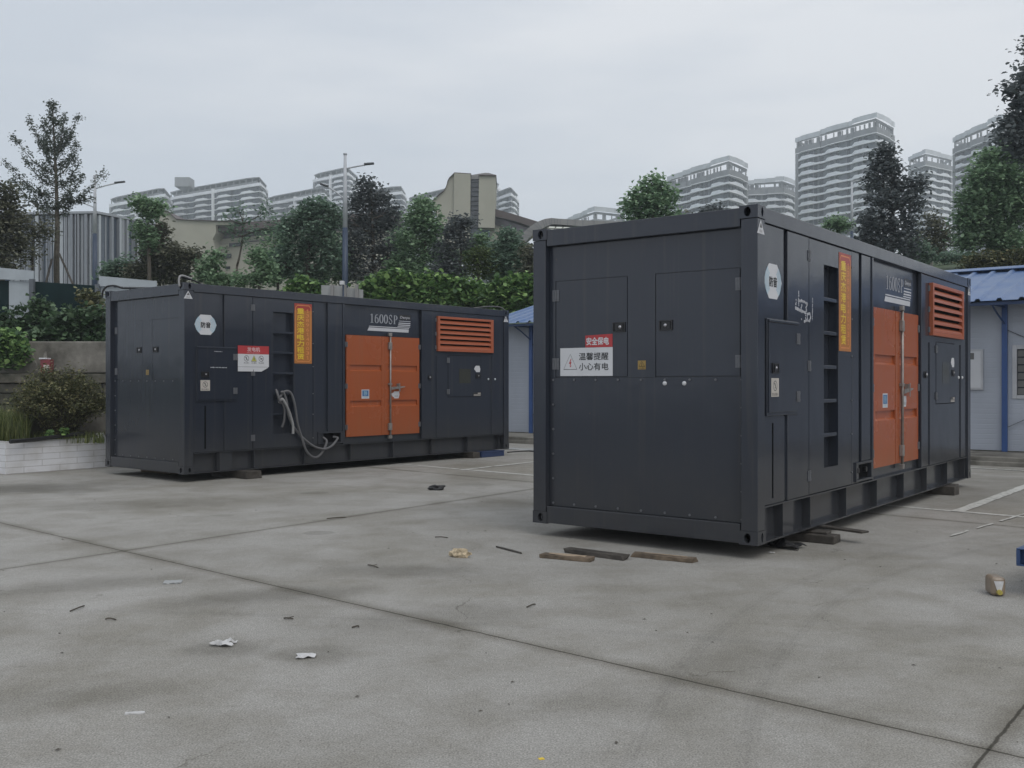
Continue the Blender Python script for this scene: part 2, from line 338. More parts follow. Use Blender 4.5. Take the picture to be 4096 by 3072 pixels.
def stroke(mb, fr, pts, wfun, d):
    """flat pen stroke through 2D points"""
    n = len(pts); vs = []; fs = []
    for i, (a, z) in enumerate(pts):
        p, q = pts[max(i - 1, 0)], pts[min(i + 1, n - 1)]
        t = Vector((q[0] - p[0], q[1] - p[1])); t.normalize(); nn_ = Vector((-t.y, t.x)); wd = wfun(t) * 0.5
        vs += [fr(a + nn_.x * wd, z + nn_.y * wd, d), fr(a - nn_.x * wd, z - nn_.y * wd, d)]
    for i in range(n - 1): fs.append((2 * i, 2 * i + 1, 2 * i + 3, 2 * i + 2))
    mb.add(vs, fs)
def smooth2(pts, n=5):
    out_ = []
    for i in range(len(pts) - 1):
        p0, p1, p2, p3 = [Vector(pts[max(0, min(len(pts) - 1, i + k))]) for k in (-1, 0, 1, 2)]
        for k in range(n):
            t = k / n; q = 0.5 * ((2 * p1) + (-p0 + p2) * t + (2 * p0 - 5 * p1 + 4 * p2 - p3) * t * t + (-p0 + 3 * p1 - 3 * p2 + p3) * t ** 3); out_.append((q.x, q.y))
    return out_ + [tuple(pts[-1])]
def arc(cx, cz, rx, rz, t0, t1, n=14): return [(cx + rx * math.cos(R(t0 + (t1 - t0) * i / n)), cz + rz * math.sin(R(t0 + (t1 - t0) * i / n))) for i in range(n + 1)]

# a point of the place seen at pixel (x, y) of a 2212-wide view, at distance Y
def P(x, y, Y): return Vector(((x * 1.85172 - 2048) / 3937.7 * Y, Y, 1.51 - (y * 1.85172 - 1530.9) / 3937.7 * Y))

# ------------------------------------------------------------------ the ground and the hillside
def yb(x): return float(np.interp(x, [-300, -10, -4, 2, 12, 40, 300], [25.2, 25.2, 32, 33.4, 25.6, 3, -60]))
def hgt(x, y):
    d = y - yb(x)
    if d <= 0: return -0.06
    bank = float(np.interp(d, [0, 0.4, 3.5, 8, 14, 40, 100, 330, 500], [0, 2.3, 3.1, 3.5, 3.8, 6.5, 12.5, 38, 46]))
    right = 1.9 * float(np.clip((x - 4) / 8, 0, 1)) * float(np.clip((d - 4) / 9, 0, 1)) * float(np.clip((34 - x) / 10, 0, 1))
    low = float(np.interp(x - 0.30 * max(y, 0), [14, 34], [1.0, 0.25]))
    return (bank + right) * low

def grid_mesh(name, xs, ys, fz, m, kind='structure'):
    nx, ny = len(xs), len(ys)
    vs = [(x, y, fz(x, y)) for y in ys for x in xs]
    fs = [(j * nx + i, j * nx + i + 1, (j + 1) * nx + i + 1, (j + 1) * nx + i) for j in range(ny - 1) for i in range(nx - 1)]
    me = bpy.data.meshes.new(name); me.from_pydata(vs, [], fs); me.update()
    for p in me.polygons: p.use_smooth = True
    o = link(name, me, m); tag(o, kind=kind); return o

def terrain_mat():
    m = mat('rough grass and earth', (0.060, 0.095, 0.035), 0.95, scale=0.8, col2=(0.03, 0.05, 0.02), bump=0.6, bscale=3)
    return m
xs = sorted(set([-620, -450, -300, -200, -140, -100, -70] + list(np.arange(-50, 61, 1.25)) + [75, 100, 140, 200, 300, 450, 620]))
ys = sorted(set([-40, -20, -8, 0, 6, 12] + list(np.arange(16, 60, 0.6)) + list(np.arange(60, 110, 4)) + [120, 140, 170, 200, 240, 280, 330, 380, 440, 520, 640, 800]))
grid_mesh('hillside', xs, ys, hgt, terrain_mat())

def ground_mat():
    m = bpy.data.materials.new('old concrete yard'); m.use_nodes = True
    t = m.node_tree; b = t.nodes['Principled BSDF']; nn = t.nodes.new; ll = t.links.new
    b.inputs['Roughness'].default_value = 0.88; b.inputs['Specular IOR Level'].default_value = 0.25
    c = nn('ShaderNodeTexCoord')
    def noise(scale, det, rough=0.55, dist=0.0):
        n = nn('ShaderNodeTexNoise'); n.inputs['Scale'].default_value = scale; n.inputs['Detail'].default_value = det; n.inputs['Roughness'].default_value = rough; n.inputs['Distortion'].default_value = dist
        ll(c.outputs['Object'], n.inputs['Vector']); return n.outputs['Fac']
    def ramp(src, p0, c0, p1, c1):
        r = nn('ShaderNodeValToRGB'); e = r.color_ramp.elements; e[0].position = p0; e[0].color = (*c0, 1); e[1].position = p1; e[1].color = (*c1, 1)
        ll(src, r.inputs['Fac']); return r.outputs[0]
    def mul(a, bb, fac=1.0):
        x = nn('ShaderNodeMix'); x.data_type = 'RGBA'; x.blend_type = 'MULTIPLY'; x.inputs[0].default_value = fac
        ll(a, x.inputs[6]); ll(bb, x.inputs[7]); return x.outputs[2]
    col = ramp(noise(0.55, 5, 0.6), 0.3, (0.266, 0.258, 0.237), 0.7, (0.342, 0.334, 0.315))
    col = mul(col, ramp(noise(0.33, 7, 0.62, 0.6), 0.36, (0.78, 0.765, 0.72), 0.54, (1, 1, 1)))          # big damp stains
    col = mul(col, ramp(noise(1.9, 8, 0.66, 0.3), 0.36, (0.87, 0.86, 0.835), 0.56, (1.03, 1.03, 1.03)))
    col = mul(col, ramp(noise(26, 4, 0.7), 0.34, (0.90, 0.90, 0.90), 0.66, (1.07, 1.07, 1.07)))
    col = mul(col, ramp(noise(120, 2, 0.6), 0.30, (0.58, 0.58, 0.58), 0.68, (1.34, 1.34, 1.34)))           # sand and aggregate
    # stains of their own shape
    wob = noise(1.3, 5, 0.6); wob2 = noise(9, 4, 0.6)
    def blot(x, y, rx, ry, rot, dark):
        mpn = nn('ShaderNodeMapping'); mpn.vector_type = 'TEXTURE'; mpn.inputs['Location'].default_value = (x, y, 0); mpn.inputs['Rotation'].default_value = (0, 0, R(rot)); mpn.inputs['Scale'].default_value = (rx, ry, 1)
        ll(c.outputs['Object'], mpn.inputs[0]); ln = nn('ShaderNodeVectorMath'); ln.operation = 'LENGTH'; ll(mpn.outputs[0], ln.inputs[0])
        a = nn('ShaderNodeMath'); a.operation = 'MULTIPLY_ADD'; ll(wob, a.inputs[0]); a.inputs[1].default_value = 1.6; ll(ln.outputs['Value'], a.inputs[2])
        return ramp(a.outputs[0], 0.75, dark, 1.0, (1, 1, 1)) if False else ramp_scaled(a.outputs[0], 1.0, 2.0, dark)
    def ramp_scaled(src, lo, hi, dark):
        mr = nn('ShaderNodeMapRange'); mr.interpolation_type = 'SMOOTHSTEP'; mr.inputs['From Min'].default_value = lo; mr.inputs['From Max'].default_value = hi; ll(src, mr.inputs['Value'])
        return ramp(mr.outputs[0], 0.0, dark, 1.0, (1, 1, 1))
    for (x, y, rx, ry, rot, dk) in [(-6.9, 14.0, 1.5, 1.0, 20, (0.50, 0.48, 0.44)), (-4.3, 12.2, 1.6, 0.7, 5, (0.72, 0.70, 0.66)), (-1.75, 6.95, 0.9, 0.35, 25, (0.60, 0.59, 0.55)),
                                   (-3.1, 7.4, 0.8, 0.3, 30, (0.66, 0.65, 0.62)), (-0.9, 7.9, 0.7, 0.35, 0, (0.62, 0.61, 0.58)), (-0.6, 6.3, 0.9, 0.4, 20, (0.72, 0.71, 0.67)),
                                   (-1.65, 5.6, 0.28, 0.22, 0, (0.66, 0.65, 0.62)), (-1.1, 5.45, 0.28, 0.2, 0, (0.7, 0.69, 0.66)), (1.0, 5.2, 0.7, 0.3, 30, (0.76, 0.75, 0.72)),
                                   (2.6, 5.9, 0.9, 0.4, 20, (0.80, 0.80, 0.76)), (0.5, 4.6, 0.6, 0.3, 0, (0.78, 0.76, 0.72)), (-0.2, 12.1, 1.4, 0.7, 0, (0.78, 0.77, 0.74)), (5.5, 9.2, 2.0, 1.0, 30, (0.74, 0.73, 0.69)),
                                   (-2.2, 4.7, 0.7, 0.3, 10, (0.74, 0.73, 0.69)), (7.0, 14.0, 2.5, 1.5, 40, (0.74, 0.73, 0.70))]:
        g_ = 1 - (1 - sum(dk) / 3) * .8; col = mul(col, blot(x, y, rx, ry, rot, (g_ * 1.008, g_, g_ * .975)))
    def patch(x, y, rx, ry, rot, tone):
        mpn = nn('ShaderNodeMapping'); mpn.vector_type = 'TEXTURE'; mpn.inputs['Location'].default_value = (x, y, 0); mpn.inputs['Rotation'].default_value = (0, 0, R(rot)); mpn.inputs['Scale'].default_value = (rx, ry, 1)
        ll(c.outputs['Object'], mpn.inputs[0]); ln = nn('ShaderNodeVectorMath'); ln.operation = 'LENGTH'; ll(mpn.outputs[0], ln.inputs[0])
        a = nn('ShaderNodeMath'); a.operation = 'MULTIPLY_ADD'; ll(wob2, a.inputs[0]); a.inputs[1].default_value = 0.9; ll(ln.outputs['Value'], a.inputs[2]); return ramp_scaled(a.outputs[0], 1.38, 1.5, tone)
    for (x, y, rx, ry, rot, dk) in [(-1.94, 9.9, .16, .13, 10, (.80, .80, .79)), (-2.71, 13.5, .2, .17, 0, (.82, .82, .81)), (-.55, 14.6, .28, .3, 0, (.84, .84, .83)), (-3.3, 11.2, .14, .1, 0, (.84, .84, .82))]: col = mul(col, patch(x, y, rx, ry, rot, dk))
    # hairline cracks
    vc = nn('ShaderNodeTexVoronoi'); vc.feature = 'DISTANCE_TO_EDGE'; vc.inputs['Scale'].default_value = 0.32
    mw = nn('ShaderNodeVectorMath'); mw.operation = 'MULTIPLY_ADD'; nw = nn('ShaderNodeTexNoise'); nw.inputs['Scale'].default_value = 1.7; nw.inputs['Detail'].default_value = 6; ll(c.outputs['Object'], nw.inputs['Vector'])
    ll(nw.outputs['Color'], mw.inputs[0]); mw.inputs[1].default_value = (0.9, 0.9, 0.9); ll(c.outputs['Object'], mw.inputs[2]); ll(mw.outputs[0], vc.inputs['Vector'])
    cw = nn('ShaderNodeMath'); cw.operation = 'MULTIPLY_ADD'; ll(wob, cw.inputs[0]); cw.inputs[1].default_value = 0.02; ll(vc.outputs['Distance'], cw.inputs[2])
    col = mul(col, ramp_scaled(cw.outputs[0], 0.0085, 0.0105, (0.70, 0.69, 0.67)))
    # cast joints: a thin dark slot inside a wide dirty margin
    for (x0, y0, x1, y1) in [(-5.524, 10.621, 2.061, 3.963), (-4.136, 7.952, 0.0, 13.588), (1.81, 3.858, 2.388, 4.592), (-1.653, 16.78, 5.337, 10.264)]:
        dx, dy = x1 - x0, y1 - y0; ln_ = math.hypot(dx, dy); nx_, ny_ = -dy / ln_, dx / ln_
        dp = nn('ShaderNodeVectorMath'); dp.operation = 'DOT_PRODUCT'; ll(c.outputs['Object'], dp.inputs[0]); dp.inputs[1].default_value = (nx_, ny_, 0)
        a = nn('ShaderNodeMath'); a.operation = 'SUBTRACT'; ll(dp.outputs['Value'], a.inputs[0]); a.inputs[1].default_value = x0 * nx_ + y0 * ny_
        a2 = nn('ShaderNodeMath'); a2.operation = 'MULTIPLY_ADD'; ll(wob2, a2.inputs[0]); a2.inputs[1].default_value = 0.022; ll(a.outputs[0], a2.inputs[2])
        a3 = nn('ShaderNodeMath'); a3.operation = 'SUBTRACT'; ll(a2.outputs[0], a3.inputs[0]); a3.inputs[1].default_value = 0.011
        ab = nn('ShaderNodeMath'); ab.operation = 'ABSOLUTE'; ll(a3.outputs[0], ab.inputs[0])
        col = mul(col, ramp_scaled(ab.outputs[0], 0.004, 0.011, (0.30, 0.29, 0.27)))
        ws = nn('ShaderNodeMath'); ws.operation = 'MULTIPLY_ADD'; ll(wob, ws.inputs[0]); ws.inputs[1].default_value = 0.22; ll(ab.outputs[0], ws.inputs[2])
        col = mul(col, ramp_scaled(ws.outputs[0], 0.09, 0.24, (0.68, 0.665, 0.63)))
    # two faint curved tyre tracks
    for (cx, cy, rad) in [(9.55, 1.75, 9.32), (9.95, 1.55, 9.32), (-4.5, -14.0, 20.6)]:
        vs_ = nn('ShaderNodeVectorMath'); vs_.operation = 'DISTANCE'; ll(c.outputs['Object'], vs_.inputs[0]); vs_.inputs[1].default_value = (cx, cy, 0)
        a = nn('ShaderNodeMath'); a.operation = 'SUBTRACT'; ll(vs_.outputs['Value'], a.inputs[0]); a.inputs[1].default_value = rad
        ab = nn('ShaderNodeMath'); ab.operation = 'ABSOLUTE'; ll(a.outputs[0], ab.inputs[0])
        pp = nn('ShaderNodeMath'); pp.operation = 'PINGPONG'; pp.inputs[1].default_value = 0.018; ll(a.outputs[0], pp.inputs[0])
        ad = nn('ShaderNodeMath'); ad.operation = 'MULTIPLY_ADD'; ll(pp.outputs[0], ad.inputs[0]); ad.inputs[1].default_value = 2.4; ll(ab.outputs[0], ad.inputs[2])
        ae = nn('ShaderNodeMath'); ae.operation = 'MULTIPLY_ADD'; ll(wob, ae.inputs[0]); ae.inputs[1].default_value = 0.12; ll(ad.outputs[0], ae.inputs[2])
        col = mul(col, ramp_scaled(ae.outputs[0], 0.07, 0.15, (0.90, 0.90, 0.90)))
    ll(col, b.inputs['Base Color'])
    bp = nn('ShaderNodeBump'); bp.inputs['Strength'].default_value = 0.35; bp.inputs['Distance'].default_value = 0.004
    ll(noise(110, 3, 0.6), bp.inputs['Height']); ll(bp.outputs[0], b.inputs['Normal'])
    return m
yx = list(np.arange(-46, 46.1, 2.0))
me = bpy.data.meshes.new('yard_ground')
top = [(x, yb(x) + 0.35, 0) for x in yx]; bot = [(x, -30, 0) for x in yx]; n = len(yx)
me.from_pydata(bot + top, [], [(i, i + 1, n + i + 1, n + i) for i in range(n - 1)]); me.update()
tag(link('yard_ground', me, ground_mat()), kind='structure')

def line_mat():
    m = mat('worn white road paint', (0.50, 0.50, 0.47), 0.8, scale=14, col2=(0.26, 0.26, 0.24), thr=(0.36, 0.5), detail=8); return m
M['line'] = line_mat()
rnd = random.Random(5)
def paint_line(x0, y0, x1, y1, wd, gaps=(), zl=0.004):
    d = Vector((x1 - x0, y1 - y0, 0)); ln_ = d.length; d.normalize(); nn_ = Vector((-d.y, d.x, 0)); mb = MB()
    k = max(2, int(ln_ / 0.12)); prev = None
    for i in range(k + 1):
        t = ln_ * i / k; c = Vector((x0, y0, zl)) + d * t
        e = [c + nn_ * (wd / 2 + rnd.uniform(-.008, .008)), c - nn_ * (wd / 2 + rnd.uniform(-.008, .008))]
        if prev and not any(g0 < t < g1 for g0, g1 in gaps): mb.add(prev + [e[0], e[1]], [(0, 1, 3, 2)])
        prev = e
    o = mb.build('parking_line', 'line'); tag(o, kind='structure'); return o
paint_line(-6.0, 21.9, 9.6, 7.5, 0.10, ((5.7, 5.85), (6.9, 7.02), (7.6, 7.7)))
paint_line(-0.887, 16.988, 2.6, 21.6, 0.10, ((0.95, 1.06), (1.6, 1.68)), 0.007)
paint_line(5.2, 11.5, 8.95, 16.15, 0.14, (), 0.007)
paint_line(2.2, 22.35, 15.0, 11.6, 0.09, (), 0.010)
paint_line(4.3, 9.65, 5.9, 11.31, 0.03, ((0.6, 0.75), (1.3, 1.5)), 0.010)

# the raised kerb apron in front of the site hut: frame shared by everything about the hut
HUT = Matrix.Translation((-0.07, 26.7, 0)) @ Matrix.Rotation(R(-37.73), 4, 'Z')   # x along the wall, y inwards
def hut_obj(o): o.matrix_world = HUT; return o
mb = MB(); mb.box(-5, 30, -1.62, 7.2, -0.05, 0.165); mb.box(-5, 30, -1.66, -1.62, -0.05, 0.085)
o = mb.build('kerb_apron', M['concrete'], bevel=0.015); o.matrix_world = HUT; tag(o, kind='structure')

# ------------------------------------------------------------------ generator containers
LC, WC, HC = 7.60, 2.362, 2.90
def hole_plate(mb, fr, a0, a1, z0, z1, ca, cz, ra, rz, d, depth, seg=20):
    """a plate face with an oval hole and the hole's inner wall"""
    ov = [(ca + ra * math.cos(2 * PI * (i + .5) / seg), cz + rz * math.sin(2 * PI * (i + .5) / seg)) for i in range(seg)]
    oute = []
    for a, z in ov:
        k = min((a1 - ca if a > ca else ca - a0) / max(abs(a - ca), 1e-6), (z1 - cz if z > cz else cz - z0) / max(abs(z - cz), 1e-6))
        oute.append((ca + (a - ca) * k, cz + (z - cz) * k))
    vs = [fr(a, z, d) for a, z in oute] + [fr(a, z, d) for a, z in ov] + [fr(a, z, d - depth) for a, z in ov]
    fs = []
    for i in range(seg):
        j = (i + 1) % seg; fs.append((i, j, seg + j, seg + i)); fs.append((seg + i, seg + j, 2 * seg + j, 2 * seg + i))
    mb.add(vs, fs)
    for ca_, cz_ in ((a0, z0), (a1, z0), (a1, z1), (a0, z1)):   # close the corners
        best = sorted(range(seg), key=lambda i: (oute[i][0] - ca_) ** 2 + (oute[i][1] - cz_) ** 2)[:2]
        mb.add([fr(ca_, cz_, d), fr(*oute[best[0]], d), fr(*oute[best[1]], d)], [(0, 1, 2)])

def hinge(fr, a, z, parent, d, wd=0.075, ht=0.10):
    mb = MB()
    rect(mb, fr, a - wd / 2, a - 0.008, z - ht / 2, z + ht / 2, d, d + 0.006); rect(mb, fr, a + 0.008, a + wd / 2, z - ht / 2, z + ht / 2, d, d + 0.006)
    mb.tube([fr(a, z - ht / 2, d + 0.007), fr(a, z + ht / 2, d + 0.007)], 0.009, 8)
    for sa in (-1, 1):
        for sz in (-1, 1):
            p = Vector(fr(a + sa * wd * 0.33, z + sz * ht * 0.3, d + 0.005)); q = Vector(fr(a + sa * wd * 0.33, z + sz * ht * 0.3, d + 0.011))
            mb.tube([p, q], 0.007, 6)
    return mb.build('hinge', 'hinge', parent)

def latch(fr, a, z, parent, d, wd=0.135, ht=0.09):
    mb = MB()
    rect(mb, fr, a - wd / 2, a + wd / 2, z + ht / 2 - 0.01, z + ht / 2, d, d + 0.012); rect(mb, fr, a - wd / 2, a + wd / 2, z - ht / 2, z - ht / 2 + 0.01, d, d + 0.012)
    rect(mb, fr, a - wd / 2, a - wd / 2 + 0.012, z - ht / 2 + 0.011, z + ht / 2 - 0.011, d, d + 0.012); rect(mb, fr, a + wd / 2 - 0.012, a + wd / 2, z - ht / 2 + 0.011, z + ht / 2 - 0.011, d, d + 0.012)
    rect(mb, fr, a - wd / 2 + 0.013, a + wd / 2 - 0.013, z - ht / 2 + 0.011, z + ht / 2 - 0.011, d, d + 0.003)
    rect(mb, fr, a - wd * 0.22, a + wd * 0.32, z - ht * 0.34, z + ht * 0.34, d + 0.0035, d + 0.011)
    o = mb.build('latch', 'latch', parent)
    return o

def dome(fr, a, z, r, d, parent, name, m):
    mb = MB(); prev = None; vs = []; fs = []; seg = 12; lv = 4
    for j in range(lv + 1):
        t = PI / 2 * j / lv
        vs += [fr(a + r * math.cos(t) * math.cos(2 * PI * k / seg), z + r * math.cos(t) * math.sin(2 * PI * k / seg), d + r * 0.7 * math.sin(t)) for k in range(seg)]
    for j in range(lv):
        for k in range(seg): fs.append((j * seg + k, j * seg + (k + 1) % seg, (j + 1) * seg + (k + 1) % seg, (j + 1) * seg + k))
    mb.add(vs, fs); return mb.build(name, m, parent, smooth=True) if parent is not None else mb

BV = 0.004
def make_container():
    root = thing('generator_container', (0, 0, 0), 0, 'x', 'generator container', 'containerised diesel generators on the yard')
    P_ = 'paint'
    IN, GR, BAY, EI = 0.025, 0.0565, 0.07, 0.07          # depths of panels, grooves, door bay, end panels behind the outer frame
    # --- frame: posts, rails, sills
    mb = MB()
    for s0 in (0.0, LC - 0.16):
        for b0 in (0.004, WC - 0.154):
            mb.box(s0 + 0.004, s0 + 0.156, b0, b0 + 0.15, 0.118, 2.785)
    mb.box(0.165, LC - 0.165, 0.006, 0.12, 2.765, 2.893); mb.box(0.165, LC - 0.165, WC - 0.12, WC - 0.006, 2.765, 2.893)
    mb.box(0.006, 0.12, 0.165, WC - 0.165, 2.725, 2.885); mb.box(LC - 0.12, LC - 0.006, 0.165, WC - 0.165, 2.725, 2.885)
    mb.box(0.006, 0.14, 0.165, WC - 0.165, 0.008, 0.172); mb.box(LC - 0.14, LC - 0.006, 0.165, WC - 0.165, 0.008, 0.172)
    mb.build('frame', P_, root, BV)
    mb = MB(); mb.box(0.13, LC - 0.13, 0.13, WC - 0.13, 2.83, 2.87); mb.build('roof', P_, root)
    # --- corner castings
    for sx in (0, 1):
        for sy in (0, 1):
            for zt in (0, 1):
                z0, z1 = (2.79, 2.90) if zt else (0.0, 0.118)
                x0, x1 = (LC - 0.17, LC) if sx else (0.0, 0.17); y0, y1 = (WC - 0.17, WC) if sy else (0.0, 0.17)
                mb = MB(); cz = (z0 + z1) / 2
                xe = LC if sx else 0.0; ye = WC if sy else 0.0
                fe = (lambda a, z, d, xe=xe, k=(1 if sx else -1): (xe + k * d, a, z)); fs_ = (lambda a, z, d, ye=ye, k=(1 if sy else -1): (a, ye + k * d, z))
                hole_plate(mb, fe, y0, y1, z0, z1, (y0 + y1) / 2 + (0.01 if sy == 0 else -0.01), cz, 0.031, 0.042, 0.0, 0.05)
                hole_plate(mb, fs_, x0, x1, z0, z1, (x0 + x1) / 2 + (0.01 if sx == 0 else -0.01), cz, 0.022, 0.042, 0.0, 0.05)
                xi = x0 if sx else x1; yi = y0 if sy else y1
                mb.add([(x0, y0, z0), (x1, y0, z0), (x1, y1, z0), (x0, y1, z0)], [(0, 1, 2, 3)]); mb.add([(x0, y0, z1), (x1, y0, z1), (x1, y1, z1), (x0, y1, z1)], [(0, 1, 2, 3)])
                mb.add([(xi, y0, z0), (xi, y1, z0), (xi, y1, z1), (xi, y0, z1)], [(0, 1, 2, 3)]); mb.add([(x0, yi, z0), (x1, yi, z0), (x1, yi, z1), (x0, yi, z1)], [(0, 1, 2, 3)])
                me = bpy.data.meshes.new('corner_casting'); me.from_pydata(mb.v, [], mb.f); me.update()
                link('corner_casting', me, P_, root)
    # --- base beam: flange, web, stiffeners, lower flange (both long sides)
    mb = MB()
    for k in (0, 1):
        f = (lambda y: y) if k == 0 else (lambda y: WC - y)
        def bx(x0, x1, y0, y1, z0, z1): a, b_ = sorted((f(y0), f(y1))); mb.box(x0, x1, a, b_, z0, z1)
        bx(0.172, LC - 0.172, 0.012, 0.13, 0.305, 0.318); bx(0.172, LC - 0.172, 0.10, 0.12, 0.016, 0.304); bx(0.172, LC - 0.172, 0.012, 0.13, 0.002, 0.015)
        for s in (0.60, 1.27, 2.28, 3.29, 4.31, 5.32, 6.34, 7.3): bx(s - 0.006, s + 0.006, 0.02, 0.0995, 0.016, 0.3045)
        bx(0.63, 0.86, 0.03, 0.099, 0.016, 0.3045)
    mb.build('base_beam', P_, root, 0.0)
    # --- back and far walls, belly
    mb = MB(); mb.box(0.157, LC - 0.157, WC - 0.06, WC - 0.03, 0.32, 2.764); mb.build('rear_panel', P_, root)
    mb = MB(); mb.box(LC - 0.10, LC - 0.07, 0.156, WC - 0.156, 0.173, 2.724); mb.build('far_end_panel', P_, root)
    mb = MB(); mb.box(0.14, LC - 0.14, 0.14, WC - 0.14, 0.03, 0.09); mb.build('belly_plate', 'dark', root)
    # --- long side
    # ladder recess needs the backing opened: rebuild backing in pieces round it
    mb = MB(); LR = (1.64, 2.045, 0.55, 2.545)
    mb.box(0.157, LR[0] - 0.005, GR, GR + 0.03, 0.319, 2.764); mb.box(LR[1] + 0.005, 3.12, GR, GR + 0.03, 0.319, 2.764); mb.box(3.1201, 5.06, 0.095, 0.12, 0.319, 2.764); mb.box(5.0601, LC - 0.157, GR, GR + 0.03, 0.319, 2.764)
    mb.box(LR[0] - 0.004, LR[1] + 0.004, GR, GR + 0.03, 0.319, LR[2] - 0.01); mb.box(LR[0] - 0.004, LR[1] + 0.004, GR, GR + 0.03, LR[3] + 0.01, 2.764)
    mb.build('backing_wall', P_, root)
    def slab(name, s0, s1, z0, z1, y0=IN, th=0.03, parent=root, bev=BV):
        b = MB(); b.box(s0, s1, y0, y0 + th, z0, z1); return b.build(name, P_, parent, bev)
    slab('side_panel', 0.160, 0.625, 0.32, 2.762); slab('side_panel', 0.715, 1.240, 0.32, 2.762)
    # service door with the sunk ladder
    b = MB(); s0, s1, z0, z1 = 1.249, 2.450, 0.325, 2.755
    b.box(s0, LR[0], IN, IN + 0.03, z0, z1); b.box(LR[1], s1, IN, IN + 0.03, z0, z1)
    b.box(LR[0] + .0001, LR[1] - .0001, IN, IN + 0.03, z0, LR[2]); b.box(LR[0] + .0001, LR[1] - .0001, IN, IN + 0.03, LR[3], z1)
    sd = b.build('service_door', P_, root)
    b = MB(); D = 0.10; e = 0.004
    b.box(LR[0] - e, LR[1] + e, IN + D, IN + D + 0.01, LR[2] - e, LR[3] + e)
    b.box(LR[0] - 0.004, LR[0] - 0.001, IN + 0.031, IN + D - 0.001, LR[2], LR[3]); b.box(LR[1] + 0.001, LR[1] + 0.004, IN + 0.031, IN + D - 0.001, LR[2], LR[3])
    b.box(LR[0], LR[1], IN + 0.031, IN + D - 0.001, LR[2] - 0.004, LR[2] - 0.001); b.box(LR[0], LR[1], IN + 0.031, IN + D - 0.001, LR[3] + 0.001, LR[3] + 0.004)
    b.build('ladder_recess', P_, sd)
    for zc in (0.868, 1.205, 1.54, 1.878, 2.21):
        b = MB(); b.box(LR[0] + .001, LR[1] - .001, IN + 0.008, IN + 0.075, zc - 0.018, zc + 0.018); b.build('rung', P_, sd, 0.003)
    for zc in (2.59, 1.545, 0.50): hinge(on_side, 1.246, zc, sd, -IN)
    b = MB()
    for zc in (2.59, 2.05, 1.66, 1.2, 0.85, 0.45): b.tube([on_side(2.454, zc, -IN), on_side(2.454, zc, -IN + 0.008)], 0.010, 6)
    b.build('bolts', 'hinge', sd)
    slab('side_panel', 2.459, 2.685, 0.32, 2.762); slab('side_panel', 2.775, 3.10, 0.545, 2.762)
    # cable entry box
    b = MB(); b.box(2.55, 3.10, 0.006, 0.055, 0.515, 0.542); b.box(2.55, 3.10, 0.006, 0.055, 0.335, 0.358); b.box(2.55, 2.578, 0.006, 0.055, 0.359, 0.514); b.box(3.05, 3.10, 0.006, 0.055, 0.359, 0.514)
    eb = b.build('cable_entry', P_, root, 0.003)
    b = MB(); b.box(2.579, 3.049, 0.0555, 0.0562, 0.36, 0.513); b.build('dark_backing', 'dark', eb)
    b = MB()
    for s in (2.67, 2.93): b.tube([(s, 0.055, 0.45), (s, 0.02, 0.45)], 0.03, 12)
    b.build('cable_gland', 'latch', eb)
    # hatch
    slab('hatch_frame', 0.215, 0.925, 1.095, 1.945, 0.008, 0.016)
    hatch = slab('hatch', 0.232, 0.895, 1.125, 1.912, -0.004, 0.0115, root, 0.003)
    slab('rain_strip', 0.228, 0.925, 1.914, 1.935, -0.010, 0.017, hatch)
    for zc in (1.788, 1.258): hinge(on_side, 0.895, zc, hatch, 0.0045)
    latch(on_side, 0.355, 1.512, hatch, 0.0045)
    dome(on_side, 0.365, 1.515, 0.013, 0.015, hatch, 'lock_knob', 'chrome')
    b = MB(); rect(b, on_side, 0.275, 0.440, 1.262, 1.425, 0.0046, 0.0062); st = b.build('no_smoking_sticker', 'beige', hatch)
    # drain slot below the hatch: a flat strip, its inner shade put into the colour
    b = MB(); rect(b, on_side, 0.362, 0.390, 0.37, 1.03, -IN + 0.0004, -IN + 0.0015); b.build('drain_slot_shade', 'dark', root)
    slab('lower_cover_strip', 0.6255, 0.7145, 0.32, 1.09, 0.04, 0.0155)
    # door bay
    slab('side_panel', 3.10, 3.145, 0.32, 2.762, 0.012, 0.043); slab('side_panel', 5.04, 5.085, 0.32, 2.762, 0.012, 0.043)
    b = MB(); b.box(3.146, 5.039, BAY + 0.0005, BAY + 0.0125, 2.235, 2.763); b.box(3.146, 5.039, BAY + 0.0005, BAY + 0.0125, 0.32, 0.425)
    b.box(3.146, 3.20, BAY + 0.0005, BAY + 0.0125, 0.426, 2.234); b.box(5.005, 5.039, BAY + 0.0005, BAY + 0.0125, 0.426, 2.234); b.build('bay_panel', P_, root)
